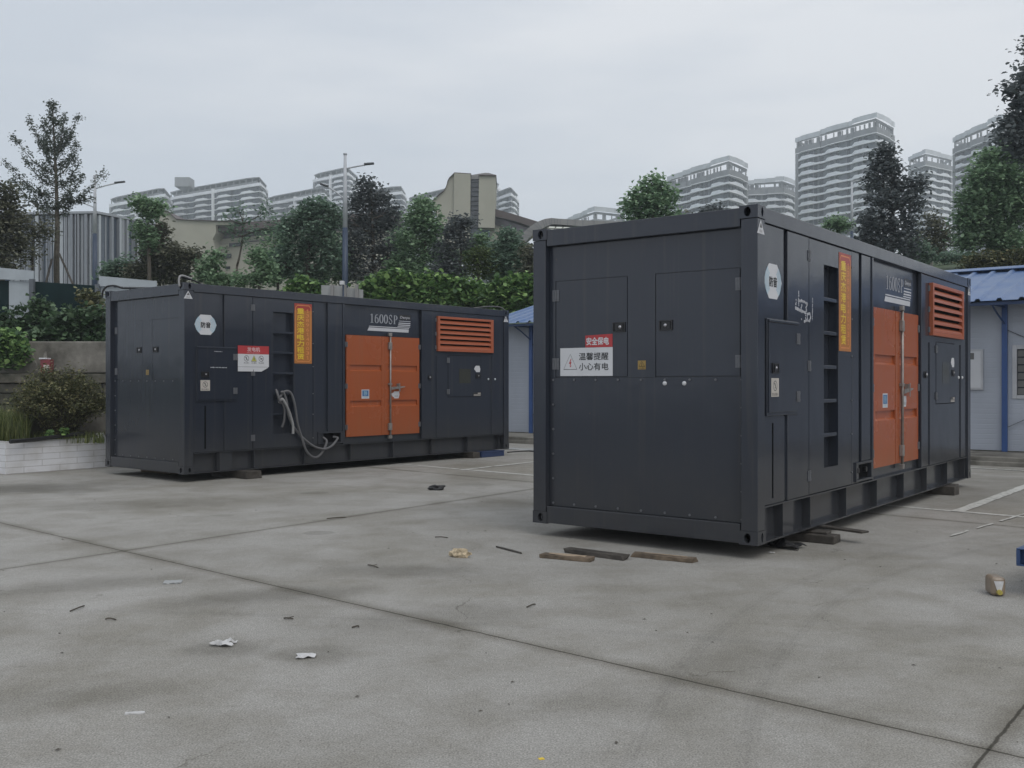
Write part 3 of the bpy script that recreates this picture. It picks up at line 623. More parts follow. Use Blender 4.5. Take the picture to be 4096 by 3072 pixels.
    for s0, s1, pk in ((3.205, 4.098, (3.29, 4.03)), (4.106, 5.0, (4.19, 4.94))):
        b = MB(); y0, y1, yp = BAY - 0.030, BAY - 0.0005, BAY - 0.002
        zs = [(0.432, 0.955), (1.065, 1.592), (1.702, 2.228)]
        for z0, z1 in zs: b.box(s0, s1, y0, y1, z0, z1)
        for z0, z1 in ((0.955, 1.065), (1.592, 1.702)):
            b.box(s0, pk[0], y0, y1, z0 + .0001, z1 - .0001); b.box(pk[1], s1, y0, y1, z0 + .0001, z1 - .0001)
            # sloped pocket: deep at the top, running out at the bottom
            zm = z0 + 0.022
            b.add([(pk[0], yp, z1), (pk[1], yp, z1), (pk[1], yp - .004, zm), (pk[0], yp - .004, zm), (pk[1], y0, z0), (pk[0], y0, z0), (pk[0], y1, z1), (pk[1], y1, z1), (pk[1], y1, z0), (pk[0], y1, z0)],
                  [(0, 1, 2, 3), (3, 2, 4, 5), (6, 9, 8, 7), (0, 6, 7, 1), (5, 4, 8, 9), (0, 3, 5, 9, 6), (1, 7, 8, 4, 2)])
        dr = b.build('cabinet_door', 'orange', root)
        for zc in (0.60, 1.325, 2.06): hinge(on_side, s0 - 0.004 if s0 < 4 else s1 + 0.006, zc, dr, -BAY + 0.030, 0.06, 0.09)
        if s0 < 4: left_door = dr
        else: right_door = dr
    b = MB(); b.box(4.04, 4.10, BAY - 0.034, BAY - 0.0305, 0.435, 2.226); b.build('door_overlap_strip', 'orange', left_door)
    # lock rod with brackets, handle
    b = MB(); sR, yR = 4.235, BAY - 0.055
    b.tube([(sR, yR, 0.36), (sR, yR, 2.295)], 0.016, 10)
    rod = b.build('locking_rod', 'steel', right_door, smooth=True)
    for zc in (2.27, 2.06, 1.36, 0.58, 0.39):
        b = MB(); h = 0.02 if zc in (1.36,) else (0.028 if zc in (2.27, 0.39) else 0.065)
        b.box(sR - 0.05, sR + 0.028, yR - 0.02, yR + 0.022, zc - h, zc + h)
        b.build('rod_bracket', 'steel', right_door, 0.004)
    b = MB(); b.prism([(sR, yR - 0.03, 1.205 + .05), (sR + 0.08, yR - 0.03, 1.215 + .05), (sR + 0.33, yR - 0.03, 1.25 + .05), (sR + 0.35, yR - 0.03, 1.262 + .05), (sR + 0.33, yR - 0.03, 1.27 + .05), (sR + 0.08, yR - 0.03, 1.262 + .05), (sR, yR - 0.03, 1.258 + .05)], (0, 0.014, 0))
    b.box(sR + 0.17, sR + 0.23, yR - 0.016, yR + 0.02, 1.27, 1.37); b.box(sR + 0.185, sR + 0.215, yR - 0.034, yR - 0.031, 1.22, 1.38)
    b.build('rod_handle', 'steel', right_door)
    b = MB(); pap = [(4.262, 1.185), (4.262, 1.16), (4.29, 1.125), (4.325, 1.115), (4.325, 1.092), (4.44, 1.092), (4.462, 1.16), (4.452, 1.222), (4.33, 1.222), (4.31, 1.2)]
    flat(b, lambda a, z, d: on_side(a + 0.02, z + 0.004, d), pap, -BAY + 0.0305, -BAY + 0.0325); pp_ = b.build('paper_tag', 'white', right_door)
    b = MB(); put_text(b, '252', on_side, 4.40, 1.135, 0.085, 0.03, -BAY + 0.0335, 0.0, 0.25); b.build('lettering', 'inkgrey', pp_)
    b = MB(); rect(b, on_side, 3.555, 3.735, 1.10, 1.262, -BAY + 0.0305, -BAY + 0.032); bs = b.build('blue_sticker', 'white', left_door)
    b = MB(); rect(b, on_side, 3.572, 3.718, 1.142, 1.248, -BAY + 0.0321, -BAY + 0.0328); b.build('blue_field', 'bluesticker', bs)
    b = MB(); put_text(b, '静', on_side, 3.645, 1.195, 0.085, 0.085, -BAY + 0.0335, 0.01); put_text(b, '低噪声型', on_side, 3.645, 1.122, 0.12, 0.022, -BAY + 0.0335, 0.0); b.build('lettering', 'paleblue', bs)
    # model lettering
    d = -BAY - 0.0015 + 0.0025
    b = MB(); w_ = lambda t: 0.007 + 0.020 * abs(t.y) ** 1.5
    H0, H1 = 2.470, 2.632; hc = (H0 + H1) / 2; hh = (H1 - H0) / 2
    x = 3.83
    stroke(b, on_side, [(x, H0), (x, H1)], w_, d); stroke(b, on_side, [(x - 0.035, H1 - 0.025), (x, H1 - 0.004)], lambda t: 0.012, d); stroke(b, on_side, [(x - 0.034, H0 + 0.004), (x + 0.036, H0 + 0.004)], lambda t: 0.009, d)
    x = 3.945
    stroke(b, on_side, arc(x, H0 + hh * 0.62, 0.036, hh * 0.60, 0, 360, 28), w_, d); stroke(b, on_side, [(x - 0.036, H0 + hh * .6), (x - 0.034, hc + hh * .2), (x - 0.02, hc + hh * .7), (x + 0.005, H1 - .006), (x + 0.03, H1 - .016)], w_, d)
    for x in (4.058, 4.17): stroke(b, on_side, arc(x, hc, 0.038, hh * 0.96, 0, 360, 30), w_, d)
    x = 4.285
    sp_ = [(.033, .74), (.028, .88), (.004, .985), (-.024, .90), (-.031, .74), (-.018, .60), (.010, .47), (.031, .33), (.035, .18), (.018, .04), (-.008, .012), (-.028, .09), (-.036, .27)]
    stroke(b, on_side, smooth2([(x + a_, H0 + f_ * (H1 - H0)) for a_, f_ in sp_]), lambda t: 0.008 + 0.012 * abs(t.x - t.y * .6) * .8, d); stroke(b, on_side, [(x + .033, H0 + .70 * (H1 - H0)), (x + .033, H1)], lambda t: .006, d); stroke(b, on_side, [(x - .036, H0), (x - .036, H0 + .31 * (H1 - H0))], lambda t: .006, d)
    x = 4.385
    stroke(b, on_side, [(x, H0), (x, H1)], w_, d); stroke(b, on_side, [(x, H1 - .004)] + arc(x + 0.02, hc + hh * .45, 0.042, hh * .5, 90, -90, 14) + [(x, hc - hh * .05)], w_, d); stroke(b, on_side, [(x - .026, H0 + .004), (x + .026, H0 + .004)], lambda t: 0.009, d)
    b.build('model_lettering', 'greypaint', root)
    b = MB(); sk = 0.55
    def bar(a0, a1, z0, z1): flat(b, on_side, [(a0, z0), (a1 - (2.42 - z0) * 0.12, z0), (a1 - (2.42 - z1) * 0.12, z1), (a0 + (z1 - z0) * 0.6, z1)], d - 0.001, d)
    bar(3.72, 4.755, 2.325, 2.385); bar(3.755, 4.762, 2.398, 2.412)
    for z0, z1, a0 in ((2.425, 2.437, 4.46), (2.452, 2.470, 4.475), (2.486, 2.504, 4.485), (2.528, 2.538, 4.50)): bar(a0, 4.785, z0, z1)
    b.build('stripe_emblem', 'whitepaint', root)
    b = MB(); rect(b, on_side, 4.505, 4.80, 2.555, 2.655, d - 0.001, d - 0.0003); bd = b.build('maker_plate', 'latch', root)
    b = MB(); put_text(b, 'Denyo', on_side, 4.655, 2.597, 0.25, 0.062, d, 0.02, 0.25); b.build('lettering', 'whitepaint', bd)
    # right hand panel with louver and control door
    slab('side_panel', 5.085, LC - 0.160, 0.32, 2.762)
    b = MB(); a0, a1, z0, z1 = 5.45, 7.08, 1.995, 2.672
    rect(b, on_side, a0, a0 + 0.055, z0, z1, -IN, -IN + 0.05); rect(b, on_side, a1 - 0.085, a1, z0, z1, -IN, -IN + 0.05)
    rect(b, on_side, a0 + 0.0551, a1 - 0.0851, z1 - 0.045, z1, -IN, -IN + 0.05); rect(b, on_side, a0 + 0.0551, a1 - 0.0851, z0, z0 + 0.045, -IN, -IN + 0.05)
    lv = b.build('louver', 'louver', root, 0.003)
    b = MB(); nsl = 6; zz0, zz1 = z0 + 0.047, z1 - 0.047; st_ = (zz1 - zz0) / nsl
    for i in range(nsl):
        zb = zz0 + i * st_
        b.add([(a0 + .056, IN - 0.048, zb), (a1 - .086, IN - 0.048, zb), (a1 - .086, IN - 0.044, zb + st_ * 0.34), (a0 + .056, IN - 0.044, zb + st_ * 0.34),
               (a0 + .056, IN - 0.004, zb + st_ * 0.72), (a1 - .086, IN - 0.004, zb + st_ * 0.72)], [(0, 1, 2, 3), (3, 2, 5, 4)])
    b.build('slats', 'louver', lv)
    b = MB(); rect(b, on_side, a0 + .056, a1 - .086, zz0, zz1, -IN + 0.0006, -IN + 0.002); b.build('dark_backing', 'dark', lv)
    for zc in (2.60, 2.33, 2.07): hinge(on_side, a0 - 0.012, zc, lv, -IN, 0.05, 0.07)
    cd = slab('control_door', 5.775, 6.735, 1.110, 1.918, IN - 0.0045, 0.004, root, 0.0015)
    b = MB()
    rect(b, on_side, 5.767, 6.743, 1.919, 1.927, -IN + .0004, -IN + .001); rect(b, on_side, 5.767, 6.743, 1.101, 1.109, -IN + .0004, -IN + .001)
    rect(b, on_side, 5.767, 5.774, 1.109, 1.919, -IN + .0004, -IN + .001); rect(b, on_side, 6.736, 6.743, 1.109, 1.919, -IN + .0004, -IN + .001)
    b.build('door_gap', 'dark', cd)
    for zc in (1.825, 1.21): hinge(on_side, 5.775, zc, cd, -IN + 0.0046)
    b = MB(); rect(b, on_side, 6.085, 6.425, 1.375, 1.66, -IN + 0.0046, -IN + 0.0065); b.build('inspection_window', 'glassdark', cd)
    latch(on_side, 6.645, 1.518, cd, -IN + 0.0046, 0.13, 0.085); dome(on_side, 6.66, 1.525, 0.014, -IN + 0.014, cd, 'lock_knob', 'chrome')
    b = MB(); flat(b, on_side, [(6.53, 1.667), (6.55, 1.69), (6.56, 1.71), (6.585, 1.728), (6.69, 1.728), (6.715, 1.665), (6.70, 1.60), (6.59, 1.60), (6.575, 1.625), (6.55, 1.64)], -IN + 0.0046, -IN + 0.006); b.build('torn_paper', 'white', cd)
    b = MB(); rect(b, on_side, 6.51, 6.735, 1.118, 1.19, -IN + 0.0046, -IN + 0.006); npl = b.build('name_plate', 'latch', cd)
    b = MB(); rect(b, on_side, 6.515, 6.725, 1.122, 1.132, -IN + .0061, -IN + .0068); rect(b, on_side, 6.515, 6.725, 1.14, 1.15, -IN + .0061, -IN + .0068); rect(b, on_side, 6.64, 6.725, 1.16, 1.182, -IN + .0061, -IN + .0068); b.build('print', 'beige', npl)
    for s_, zt in ((5.455, 1.905), (7.075, 1.92)):
        b = MB(); rect(b, on_side, s_ - 0.02, s_ + 0.02, 0.33, zt, -IN + .0004, -IN + 0.012); b.build('stiffener', P_, root, 0.004)
    for s_, r_ in ((6.97, 0.022), (7.18, 0.022)): dome(on_side, s_, 1.458, r_, -IN, root, 'white_cap', 'white')
    b = MB(); b.tube([on_side(5.26, 1.488, -IN), on_side(5.26, 1.488, -IN + 0.02)], 0.045, 14); ol = b.build('round_lock', 'latch', root); dome(on_side, 5.26, 1.488, 0.018, -IN + 0.02, ol, 'lock_knob', 'chrome')
    # --- decals of the long side
    b = MB(); oc = [(0.295, 2.122), (0.47, 2.122), (0.545, 2.2), (0.575, 2.275), (0.545, 2.35), (0.47, 2.428), (0.295, 2.428), (0.22, 2.35), (0.19, 2.275), (0.22, 2.2)]
    flat(b, lambda a, z, d_: on_side(a, z, d_), oc, -IN + .0004, -IN + .0012); oct_ = b.build('octagon_decal', 'white', root)
    for t0, t1 in ((-48, 48), (132, 228)):
        b = MB()
        for rr in (0.115, 0.137, 0.159, 0.180): ring(b, on_side, 0.3825, 2.275, rr, rr * 0.92, 0.011, -IN + .0018, 14, R(t0), R(t1), False)
        b.build('sound_wave_print', 'paleblue', oct_)
    b = MB(); put_text(b, '防音', on_side, 0.384, 2.272, 0.175, 0.094, -IN + .0022, 0.045); b.build('lettering', 'ink', oct_)
    for s_ in (0.07, 7.50):
        b = MB(); flat(b, on_side, [(s_ - 0.075, 2.655), (s_ + 0.075, 2.655), (s_, 2.775)], -0.0035, -0.002); tr = b.build('triangle_decal', 'white', root)
        b = MB(); flat(b, on_side, [(s_ - 0.028, 2.707), (s_ + 0.028, 2.707), (s_, 2.752)], -0.0018, -0.0012); put_text(b, '吊点', on_side, s_, 2.678, 0.06, 0.026, -0.0012, 0.0); b.build('print', 'inkgrey', tr)
    # vertical hire banner
    b = MB(); a0, a1, z0, z1 = 2.065, 2.428, 1.708, 2.712
    rect(b, on_side, a0, a1, z0, z1, -IN + .0006, -IN + .003); bn = b.build('banner', 'bannerorange', root)
    b = MB(); rect(b, on_side, a0, a1, z1 - 0.115, z1, -IN + .0031, -IN + .0036); b.build('red_end', 'bannerred', bn)
    b = MB(); e0, e1, f0, f1, ct = a0 + 0.022, a1 - 0.022, z0 + 0.035, z1 - 0.03, 0.035
    pts = [(e0, f0 + ct), (e0, f1 - ct), (e0 + ct * .6, f1 - ct * .6), (e0 + ct, f1), (e1 - ct, f1), (e1 - ct * .6, f1 - ct * .6), (e1, f1 - ct), (e1, f0 + ct), (e1 - ct * .6, f0 + ct * .6), (e1 - ct, f0), (e0 + ct, f0), (e0 + ct * .6, f0 + ct * .6), (e0, f0 + ct)]
    stroke(b, on_side, pts, lambda t: 0.014, -IN + .0042); b.build('border', 'bannerpale', bn)
    b = MB()
    for i, ch in enumerate('重庆杰港电力租赁'): put_text(b, ch, on_side, a0 + 0.125, 2.585 - i * 0.1085, 0.15, 0.098, -IN + .0046, 0.035)
    b.build('lettering', 'gold', bn)
    b = MB()
    for i, ch in enumerate('13896140031'):
        xc, zc = a0 + 0.272, 2.592 - i * 0.0785
        if ch == '1':
            stroke(b, on_side, [(xc + .004, zc - .029), (xc + .004, zc + .029)], lambda t: .015, -IN + .0046); stroke(b, on_side, [(xc - .022, zc + .011), (xc + .003, zc + .025)], lambda t: .012, -IN + .0047); stroke(b, on_side, [(xc - .02, zc - .025), (xc + .026, zc - .025)], lambda t: .009, -IN + .0048)
        else: put_text(b, ch, on_side, xc, zc, 0.066, 0.058, -IN + .0046, 0.02)
    b.build('digits', 'bannerpale', bn)
    # --- near end
    mb = MB(); mb.box(EI + 0.012, EI + 0.04, 0.156, WC - 0.156, 0.173, 2.724); mb.build('end_wall', P_, root)
    def eslab(name, b0, b1, z0, z1, x0, th, parent=root, bev=0.003):
        q = MB(); q.box(x0, x0 + th, b0, b1, z0, z1); return q.build(name, P_, parent, bev)
    lp = eslab('lower_end_panel', 0.158, WC - 0.158, 0.175, 1.432, EI, 0.011)
    eslab('upper_end_panel', 0.158, WC - 0.158, 2.383, 2.722, EI, 0.011, bev=0)
    eslab('upper_end_panel', 0.158, 0.186, 1.436, 2.383, EI, 0.011, bev=0); eslab('upper_end_panel', 2.135, WC - 0.158, 1.436, 2.383, EI, 0.011, bev=0); eslab('upper_end_panel', 1.022, 1.314, 1.436, 2.383, EI, 0.011, bev=0)
    d = -EI
    b = MB()
    for bb in (2.16, 1.912, 1.665, 1.418, 1.17, 0.922, 0.672, 0.42, 0.172):
        for zc in (1.412, 0.203): b.tube([on_end(-bb, zc, d), on_end(-bb, zc, d + 0.009)], 0.011, 8)
    for zc in (1.17, 0.928, 0.686, 0.444):
        for bb in (2.16, 0.172): b.tube([on_end(-bb, zc, d), on_end(-bb, zc, d + 0.009)], 0.011, 8)
    b.build('bolts', 'hinge', lp)
    for bb in (0.925, 0.728): dome(on_end, -bb, 1.379, 0.021, d, lp, 'white_cap', 'white')
    ed = []
    for b0, b1, hb, lb in ((1.321, 2.128, 2.128, 1.405), (0.193, 1.015, 0.193, 0.91)):
        e = eslab('end_door', b0, b1, 1.443, 2.377, EI - 0.001, 0.010); ed.append(e)
        for zc in (2.24, 1.57): hinge(on_end, -hb, zc, e, d + 0.0015, 0.08, 0.11)
        latch(on_end, -lb, 1.907, e, d + 0.0015); dome(on_end, -lb + (0.012 if b0 > 1 else -0.005), 1.907, 0.017, d + 0.011, e, 'lock_knob', 'chrome')
    b = MB(); rect(b, on_end, -1.205, -1.122, 1.508, 1.59, d + 0.0004, d + 0.0014); ys_ = b.build('yellow_warning_sticker', 'yellow', root)
    b = MB(); stroke(b, on_end, [(-1.195, 1.537), (-1.132, 1.537), (-1.1635, 1.583), (-1.195, 1.537), (-1.132, 1.537)], lambda t: .006, d + .002); stroke(b, on_end, [(-1.160, 1.57), (-1.166, 1.556), (-1.161, 1.556), (-1.166, 1.541)], lambda t: .005, d + .002); put_text(b, '当心触电', on_end, -1.1635, 1.52, 0.06, 0.014, d + .002, 0.0); b.build('print', 'ink', ys_)
    # sticker prints on hatch
    b = MB(); ring(b, on_side, 0.3575, 1.358, 0.046, 0.046, 0.008, 0.0066, 24)
    stroke(b, on_side, [(0.327, 1.39), (0.389, 1.326)], lambda t: 0.008, 0.0066); stroke(b, on_side, [(0.348, 1.385), (0.366, 1.355), (0.35, 1.335)], lambda t: 0.012, 0.0066); put_text(b, '禁止烟火', on_side, 0.3575, 1.284, 0.135, 0.026, 0.0068, 0.01); b.build('print', 'inkgrey', st)
    return root, dict(hatch=hatch, service_door=sd, end_door=ed[0])

gen1, k1 = make_container()
index_kids()
gen2 = copy_tree(gen1)
for o, (x, y, t), lab in ((gen1, (-4.932, 14.809, 0.8752364), 'dark blue-grey generator container with cables hanging from its ladder, beside the tiled planter'),
                          (gen2, (2.0815, 8.336, 0.9175915), 'dark blue-grey generator container with a white electricity notice on its bolted end')):
    o.location = (x, y, 0.125); o.rotation_euler = (0, 0, t); o['label'] = lab
def kid(o, nm): return [c for c in o.children if c.name.split('.')[0] == nm]

# the second container's own notices (on its near end) and scrape marks
d = -0.069
end_door2 = [c for c in kid(gen2, 'end_door')][0]
b = MB(); rect(b, on_end, -2.076, -1.477, 1.450, 1.722, d + .0004, d + .0022); nb = b.build('white_notice', 'white', gen2)
b = MB(); put_text(b, '温馨提醒', on_end, -1.69, 1.638, 0.335, 0.072, d + .003, 0.018); put_text(b, '小心有电', on_end, -1.69, 1.540, 0.335, 0.072, d + .003, 0.018); b.build('lettering', 'ink', nb)
b = MB(); tri = [(-2.035, 1.515), (-1.88, 1.515), (-1.9575, 1.662), (-2.035, 1.515), (-1.88, 1.515)]
stroke(b, on_end, tri, lambda t: 0.006, d + .003); b.build('warning_triangle', 'inkgrey', nb)
b = MB(); flat(b, on_end, [(-1.952, 1.617), (-1.943, 1.617), (-1.957, 1.585), (-1.944, 1.588), (-1.956, 1.548), (-1.964, 1.572), (-1.976, 1.568)], d + .0028, d + .003); flat(b, on_end, [(-1.966, 1.551), (-1.944, 1.552), (-1.957, 1.534)], d + .0028, d + .003); b.build('lightning_bolt', 'red', nb)
b = MB(); flat(b, on_end, [(-1.783, 1.724), (-1.479, 1.724), (-1.479, 1.847), (-1.783, 1.838)], d + .0004, d + .0024); rb = b.build('red_notice', 'red', gen2)
b = MB(); put_text(b, '安全保电', on_end, -1.645, 1.782, 0.255, 0.076, d + .003, 0.04); b.build('lettering', 'white', rb)
rnd = random.Random(11)
b = MB()   # scraped paint left by a torn sticker
def scrape(pts, wd):
    for k in range(len(pts) - 1):
        p, q = pts[k], pts[k + 1]; n = max(2, int(math.hypot(q[0] - p[0], q[1] - p[1]) / 0.008))
        for i in range(n):
            t = i / n
            if rnd.random() < 0.12: continue
            c = (p[0] + (q[0] - p[0]) * t + rnd.uniform(-.004, .004), p[1] + (q[1] - p[1]) * t + rnd.uniform(-.004, .004)); r_ = wd * rnd.uniform(0.8, 1.7)
            flat(b, on_side, [(c[0] + r_ * math.cos(a), c[1] + r_ * 0.9 * math.sin(a)) for a in np.linspace(0, 2 * PI, 7)[:-1]], -0.0247, -0.0242)
S_ = lambda px, py: (0.905 + (px - 930) / 400 * 0.39, 2.150 - (py - 780) / 460 * 0.20)
for pl, wd in (([(1010, 600), (1010, 900)], .007), ([(945, 790), (940, 900)], .008), ([(1000, 790), (1100, 780), (1240, 830)], .010), ([(1240, 830), (1200, 900), (1215, 1020)], .007), ([(930, 970), (1000, 990), (1190, 1030)], .009), ([(1090, 880), (1070, 960), (1100, 1050)], .007),
               ([(1230, 1040), (1300, 1030), (1320, 1100), (1300, 1180), (1220, 1190), (1150, 1215)], .010), ([(1190, 1040), (1190, 1200)], .008), ([(1230, 1060), (1240, 1180)], .008), ([(1080, 1170), (1100, 1220)], .006), ([(930, 940), (1190, 1010)], .006)):
    scrape([S_(*p) for p in pl], wd)
scrape([(1.335, 2.19), (1.330, 1.98)], 0.005)
b.build('scraped_paint', 'whitepaint', gen2)

# the first container's own notice and scuffs
d = -0.024
b = MB(); flat(b, on_side, [(0.955, 1.640), (1.545, 1.640), (1.545, 1.842), (0.955, 1.842)], d + .0085, d + .0105); flat(b, on_side, [(0.955, 1.565), (1.40, 1.565), (1.53, 1.628), (1.53, 1.636), (0.955, 1.636)], d + .0085, d + .0125); pn = b.build('generator_notice', 'white', gen1)
b = MB(); rect(b, on_side, 0.955, 1.545, 1.843, 1.975, d + .0085, d + .0108); b.build('red_header', 'red', pn)
b = MB(); put_text(b, '发电机', on_side, 1.25, 1.918, 0.245, 0.072, d + .0115, 0.04); put_text(b, 'Diesel generator', on_side, 1.25, 1.862, 0.25, 0.02, d + .0115, 0.01); b.build('lettering', 'pink', pn)
b = MB()
for a in (1.115, 1.395):
    ring(b, on_side, a, 1.772, 0.048, 0.048, 0.008, d + .0115, 22); stroke(b, on_side, [(a - .034, 1.806), (a + .034, 1.738)], lambda t: 0.008, d + .0115)
stroke(b, on_side, [(1.108, 1.795), (1.118, 1.75)], lambda t: 0.018, d + .0118); stroke(b, on_side, [(1.38, 1.765), (1.42, 1.775)], lambda t: 0.018, d + .0118)
for a, s_ in ((1.115, '禁止烟火'), (1.257, '当心触电'), (1.395, '禁止触摸')): put_text(b, s_, on_side, a, 1.702, 0.098, 0.022, d + .0115, 0.01)
stroke(b, on_side, [(1.205, 1.727), (1.309, 1.727), (1.257, 1.822), (1.205, 1.727), (1.309, 1.727)], lambda t: 0.008, d + .0118); stroke(b, on_side, [(1.258, 1.79), (1.258, 1.742)], lambda t: 0.014, d + .0118)
b.build('pictograms', 'inkgrey', pn)
b = MB(); flat(b, on_side, [(1.212, 1.731), (1.302, 1.731), (1.257, 1.816)], d + .0108, d + .0113); b.build('yellow_triangle', 'acid', pn)
b = MB(); rnd = random.Random(3)
for (a0, a1, z, wd) in ((0.455, 0.74, 1.621, 0.009), (0.52, 0.66, 1.868, 0.005)):
    for i in range(60):
        a = a0 + (a1 - a0) * i / 60
        if math.sin(i * .5) > .75: continue
        r_ = wd * rnd.uniform(.6, 1.1); flat(b, on_side, [(a + r_ * math.cos(q), z + r_ * .8 * math.sin(q) + rnd.uniform(-.003, .003)) for q in np.linspace(0, 2 * PI, 7)[:-1]], 0.0042, 0.0048)
b.build('scraped_paint', 'whitepaint', gen1)

for o in kid(kid(gen1, 'lower_end_panel')[0], 'white_cap'): bpy.data.objects.remove(o)
G1 = Matrix.Translation((-4.932, 14.809, 0.125)) @ Matrix.Rotation(0.8752364, 4, 'Z')
G2 = Matrix.Translation((2.0815, 8.336, 0.125)) @ Matrix.Rotation(0.9175915, 4, 'Z')
def smooth_pts(pts, n=8):
    pts = [Vector(p) for p in pts]; out_ = []
    for i in range(len(pts) - 1):
        p0, p1, p2, p3 = pts[max(i - 1, 0)], pts[i], pts[i + 1], pts[min(i + 2, len(pts) - 1)]
        for k in range(n):
            t = k / n; out_.append(0.5 * ((2 * p1) + (-p0 + p2) * t + (2 * p0 - 5 * p1 + 4 * p2 - p3) * t * t + (-p0 + 3 * p1 - 3 * p2 + p3) * t ** 3))
    out_.append(pts[-1]); return out_
# cables hanging on the first container: pixel crop (1080,1530)+/5.027 to the side plane, then a little proud of it
def cab(px, py, d=0.03):
    u, v = 1080 + px / 5.027, 1530 + py / 5.027; k = (u - 2048) / 3937.7; x0, y0, t = -4.932, 14.809, 0.8752364; c_, s_ = math.cos(t), math.sin(t)
    a = (k * y0 - x0) / (c_ - k * s_); Y = y0 + a * s_; return Vector((a, -d, 1.51 - (v - 1530.9) / 3937.7 * Y - 0.125))
def cable(name, pts, r, m, label, grp):
    mb = MB(); mb.tube(smooth_pts(pts, 8), r, 8); o = mb.build(name, m, None, smooth=True); o.matrix_world = G1; tag(o, label, 'cable', grp); return o
gp = 'cables hung on the ladder of the container'
cable('power_cable', [cab(130, 170, .01), cab(165, 300, .03), cab(240, 200, .03), cab(310, 170, .04), cab(390, 215, .04), cab(440, 360, .05), cab(480, 560, .05), cab(520, 840, .05), cab(600, 1120, .06), cab(680, 1360, .06), cab(780, 1480, .07), cab(880, 1500, .07), cab(980, 1430, .06), cab(1060, 1310, .05), cab(1110, 1180, .04), cab(1095, 1120, -.01), cab(1080, 1108, -.045)], 0.020, 'cable', 'grey cable looping lowest under the entry box, over the flange', gp)
cable('power_cable', [cab(180, 200, .05), cab(215, 190, .06), cab(260, 280, .06), cab(290, 430, .07), cab(330, 640, .05), cab(420, 850, .04), cab(520, 980, .03), cab(640, 1120, .04), cab(780, 1240, .05), cab(900, 1310, .07), cab(1040, 1330, .09), cab(1180, 1270, .08), cab(1290, 1170, .05), cab(1330, 1110, .04), cab(1290, 1100, -.03)], 0.019, 'cable', 'grey cable curving from the ladder to the right gland', gp)
cable('power_cable', [cab(160, 410, .03), cab(190, 330, .07), cab(240, 420, .09), cab(300, 530, .08), cab(350, 640, .07), cab(385, 760, .07), cab(410, 880, .07), cab(410, 1030, .07)], 0.022, 'cablelight', 'pale cut cable end hanging straight inside the ladder recess', gp)
cable('power_cable', [cab(120, 140, .0), cab(120, 230, .04), cab(140, 350, .06), cab(175, 410, .05), cab(215, 420, .05), cab(250, 520, .05), cab(270, 640, .03), cab(265, 780, .02), cab(240, 900, .0)], 0.018, 'cable', 'short grey cable tail hanging furthest left on the ladder', gp)
def roofcable(pts, r, m, label):
    mb = MB(); mb.tube(smooth_pts(pts, 8), r, 8); o = mb.build('roof_cable', m, None, smooth=True); o.matrix_world = G1; tag(o, label, 'cable', 'cables tied over the roof corners')
roofcable([(-.012, .10, 2.84), (-.02, .11, 2.92), (0.0, .12, 2.99), (0.06, .14, 3.01), (0.16, .18, 3.0), (0.26, .22, 2.985)], 0.016, 'cablelight', 'pale cable bent over the roof corner beside the octagon decal')
roofcable([(.06, .17, 2.985), (0.2, .22, 2.985), (0.42, .30, 2.95), (0.62, .38, 2.905), (1.0, .5, 2.885)], 0.015, 'black', 'black hose lying along the roof edge behind the pale cable')
roofcable([(-.03, 2.40, 2.80), (-.03, 2.38, 2.90), (0.0, 2.30, 2.975), (0.06, 2.16, 2.985), (0.12, 2.04, 2.945), (0.14, 1.9, 2.935), (0.18, 1.5, 2.915), (0.2, 1.2, 2.90)], 0.016, 'black', 'black cable arched over the roof corner nearest the planter')
roofcable([(7.56, .06, 2.86), (7.52, .1, 2.94), (7.38, .15, 2.975), (7.1, .2, 2.96), (6.8, .3, 2.915)], 0.012, 'cable', 'thin cable looped over the far roof corner by the blue roof')

# ------------------------------------------------------------------ things lying on the yard
def board(name, x, y, ang, ln_, wd, th, m, label, cat='plank', grp=None, z=0.0, tilt=0.0, taper=0.0, seed=1):
    r_ = random.Random(seed); mb = MB(); n = 7; vs = []
    for i in range(n + 1):
        t = i / n - .5; k = 1 - taper * abs(t) * 2
        j = [r_.uniform(-.06, .06) * wd for _ in range(4)]; zz = [r_.uniform(-.06, .06) * th for _ in range(2)]; e = r_.uniform(-.03, .03) * ln_ * (abs(t) > .49)
        vs += [(t * ln_ + e, -wd / 2 * k + j[0], 0), (t * ln_ - e, wd / 2 * k + j[1], 0), (t * ln_ + e, wd / 2 * k + j[2], th + zz[0]), (t * ln_ - e * .5, -wd / 2 * k + j[3], th + zz[1])]
    fs = [(0, 3, 2, 1), (4 * n, 4 * n + 1, 4 * n + 2, 4 * n + 3)]
    for i in range(n):
        for q in range(4): fs.append((4 * i + q, 4 * i + (q + 1) % 4, 4 * i + 4 + (q + 1) % 4, 4 * i + 4 + q))
    mb.add(vs, fs); o = mb.build(name, m, None, min(0.004, th * .15)); o.location = (x, y, z); o.rotation_euler = (tilt, 0, R(ang)); tag(o, label, cat, grp); return o
gp = 'loose planks in front of the bolted container end'
board('plank', 0.47, 8.425, -27, 0.47, 0.115, 0.034, 'wood', 'short plank with a bare pale top, nearest the container shadow tip', grp=gp, seed=1)
o = board('pale_split', 0.455, 8.435, -27, 0.34, 0.085, 0.004, 'woodlight', None, None, seed=7, z=0.0345, taper=.5); pl_ = [q for q in COL.objects if q.name == 'plank'][0]
o.parent = pl_; o.location = (0, 0.012, 0.0345); o.rotation_euler = (0, 0, 0)
board('plank', 0.73, 8.585, -40, 0.62, 0.105, 0.04, 'wooddark', 'dark plank lying between the two brown planks', grp=gp, seed=2)
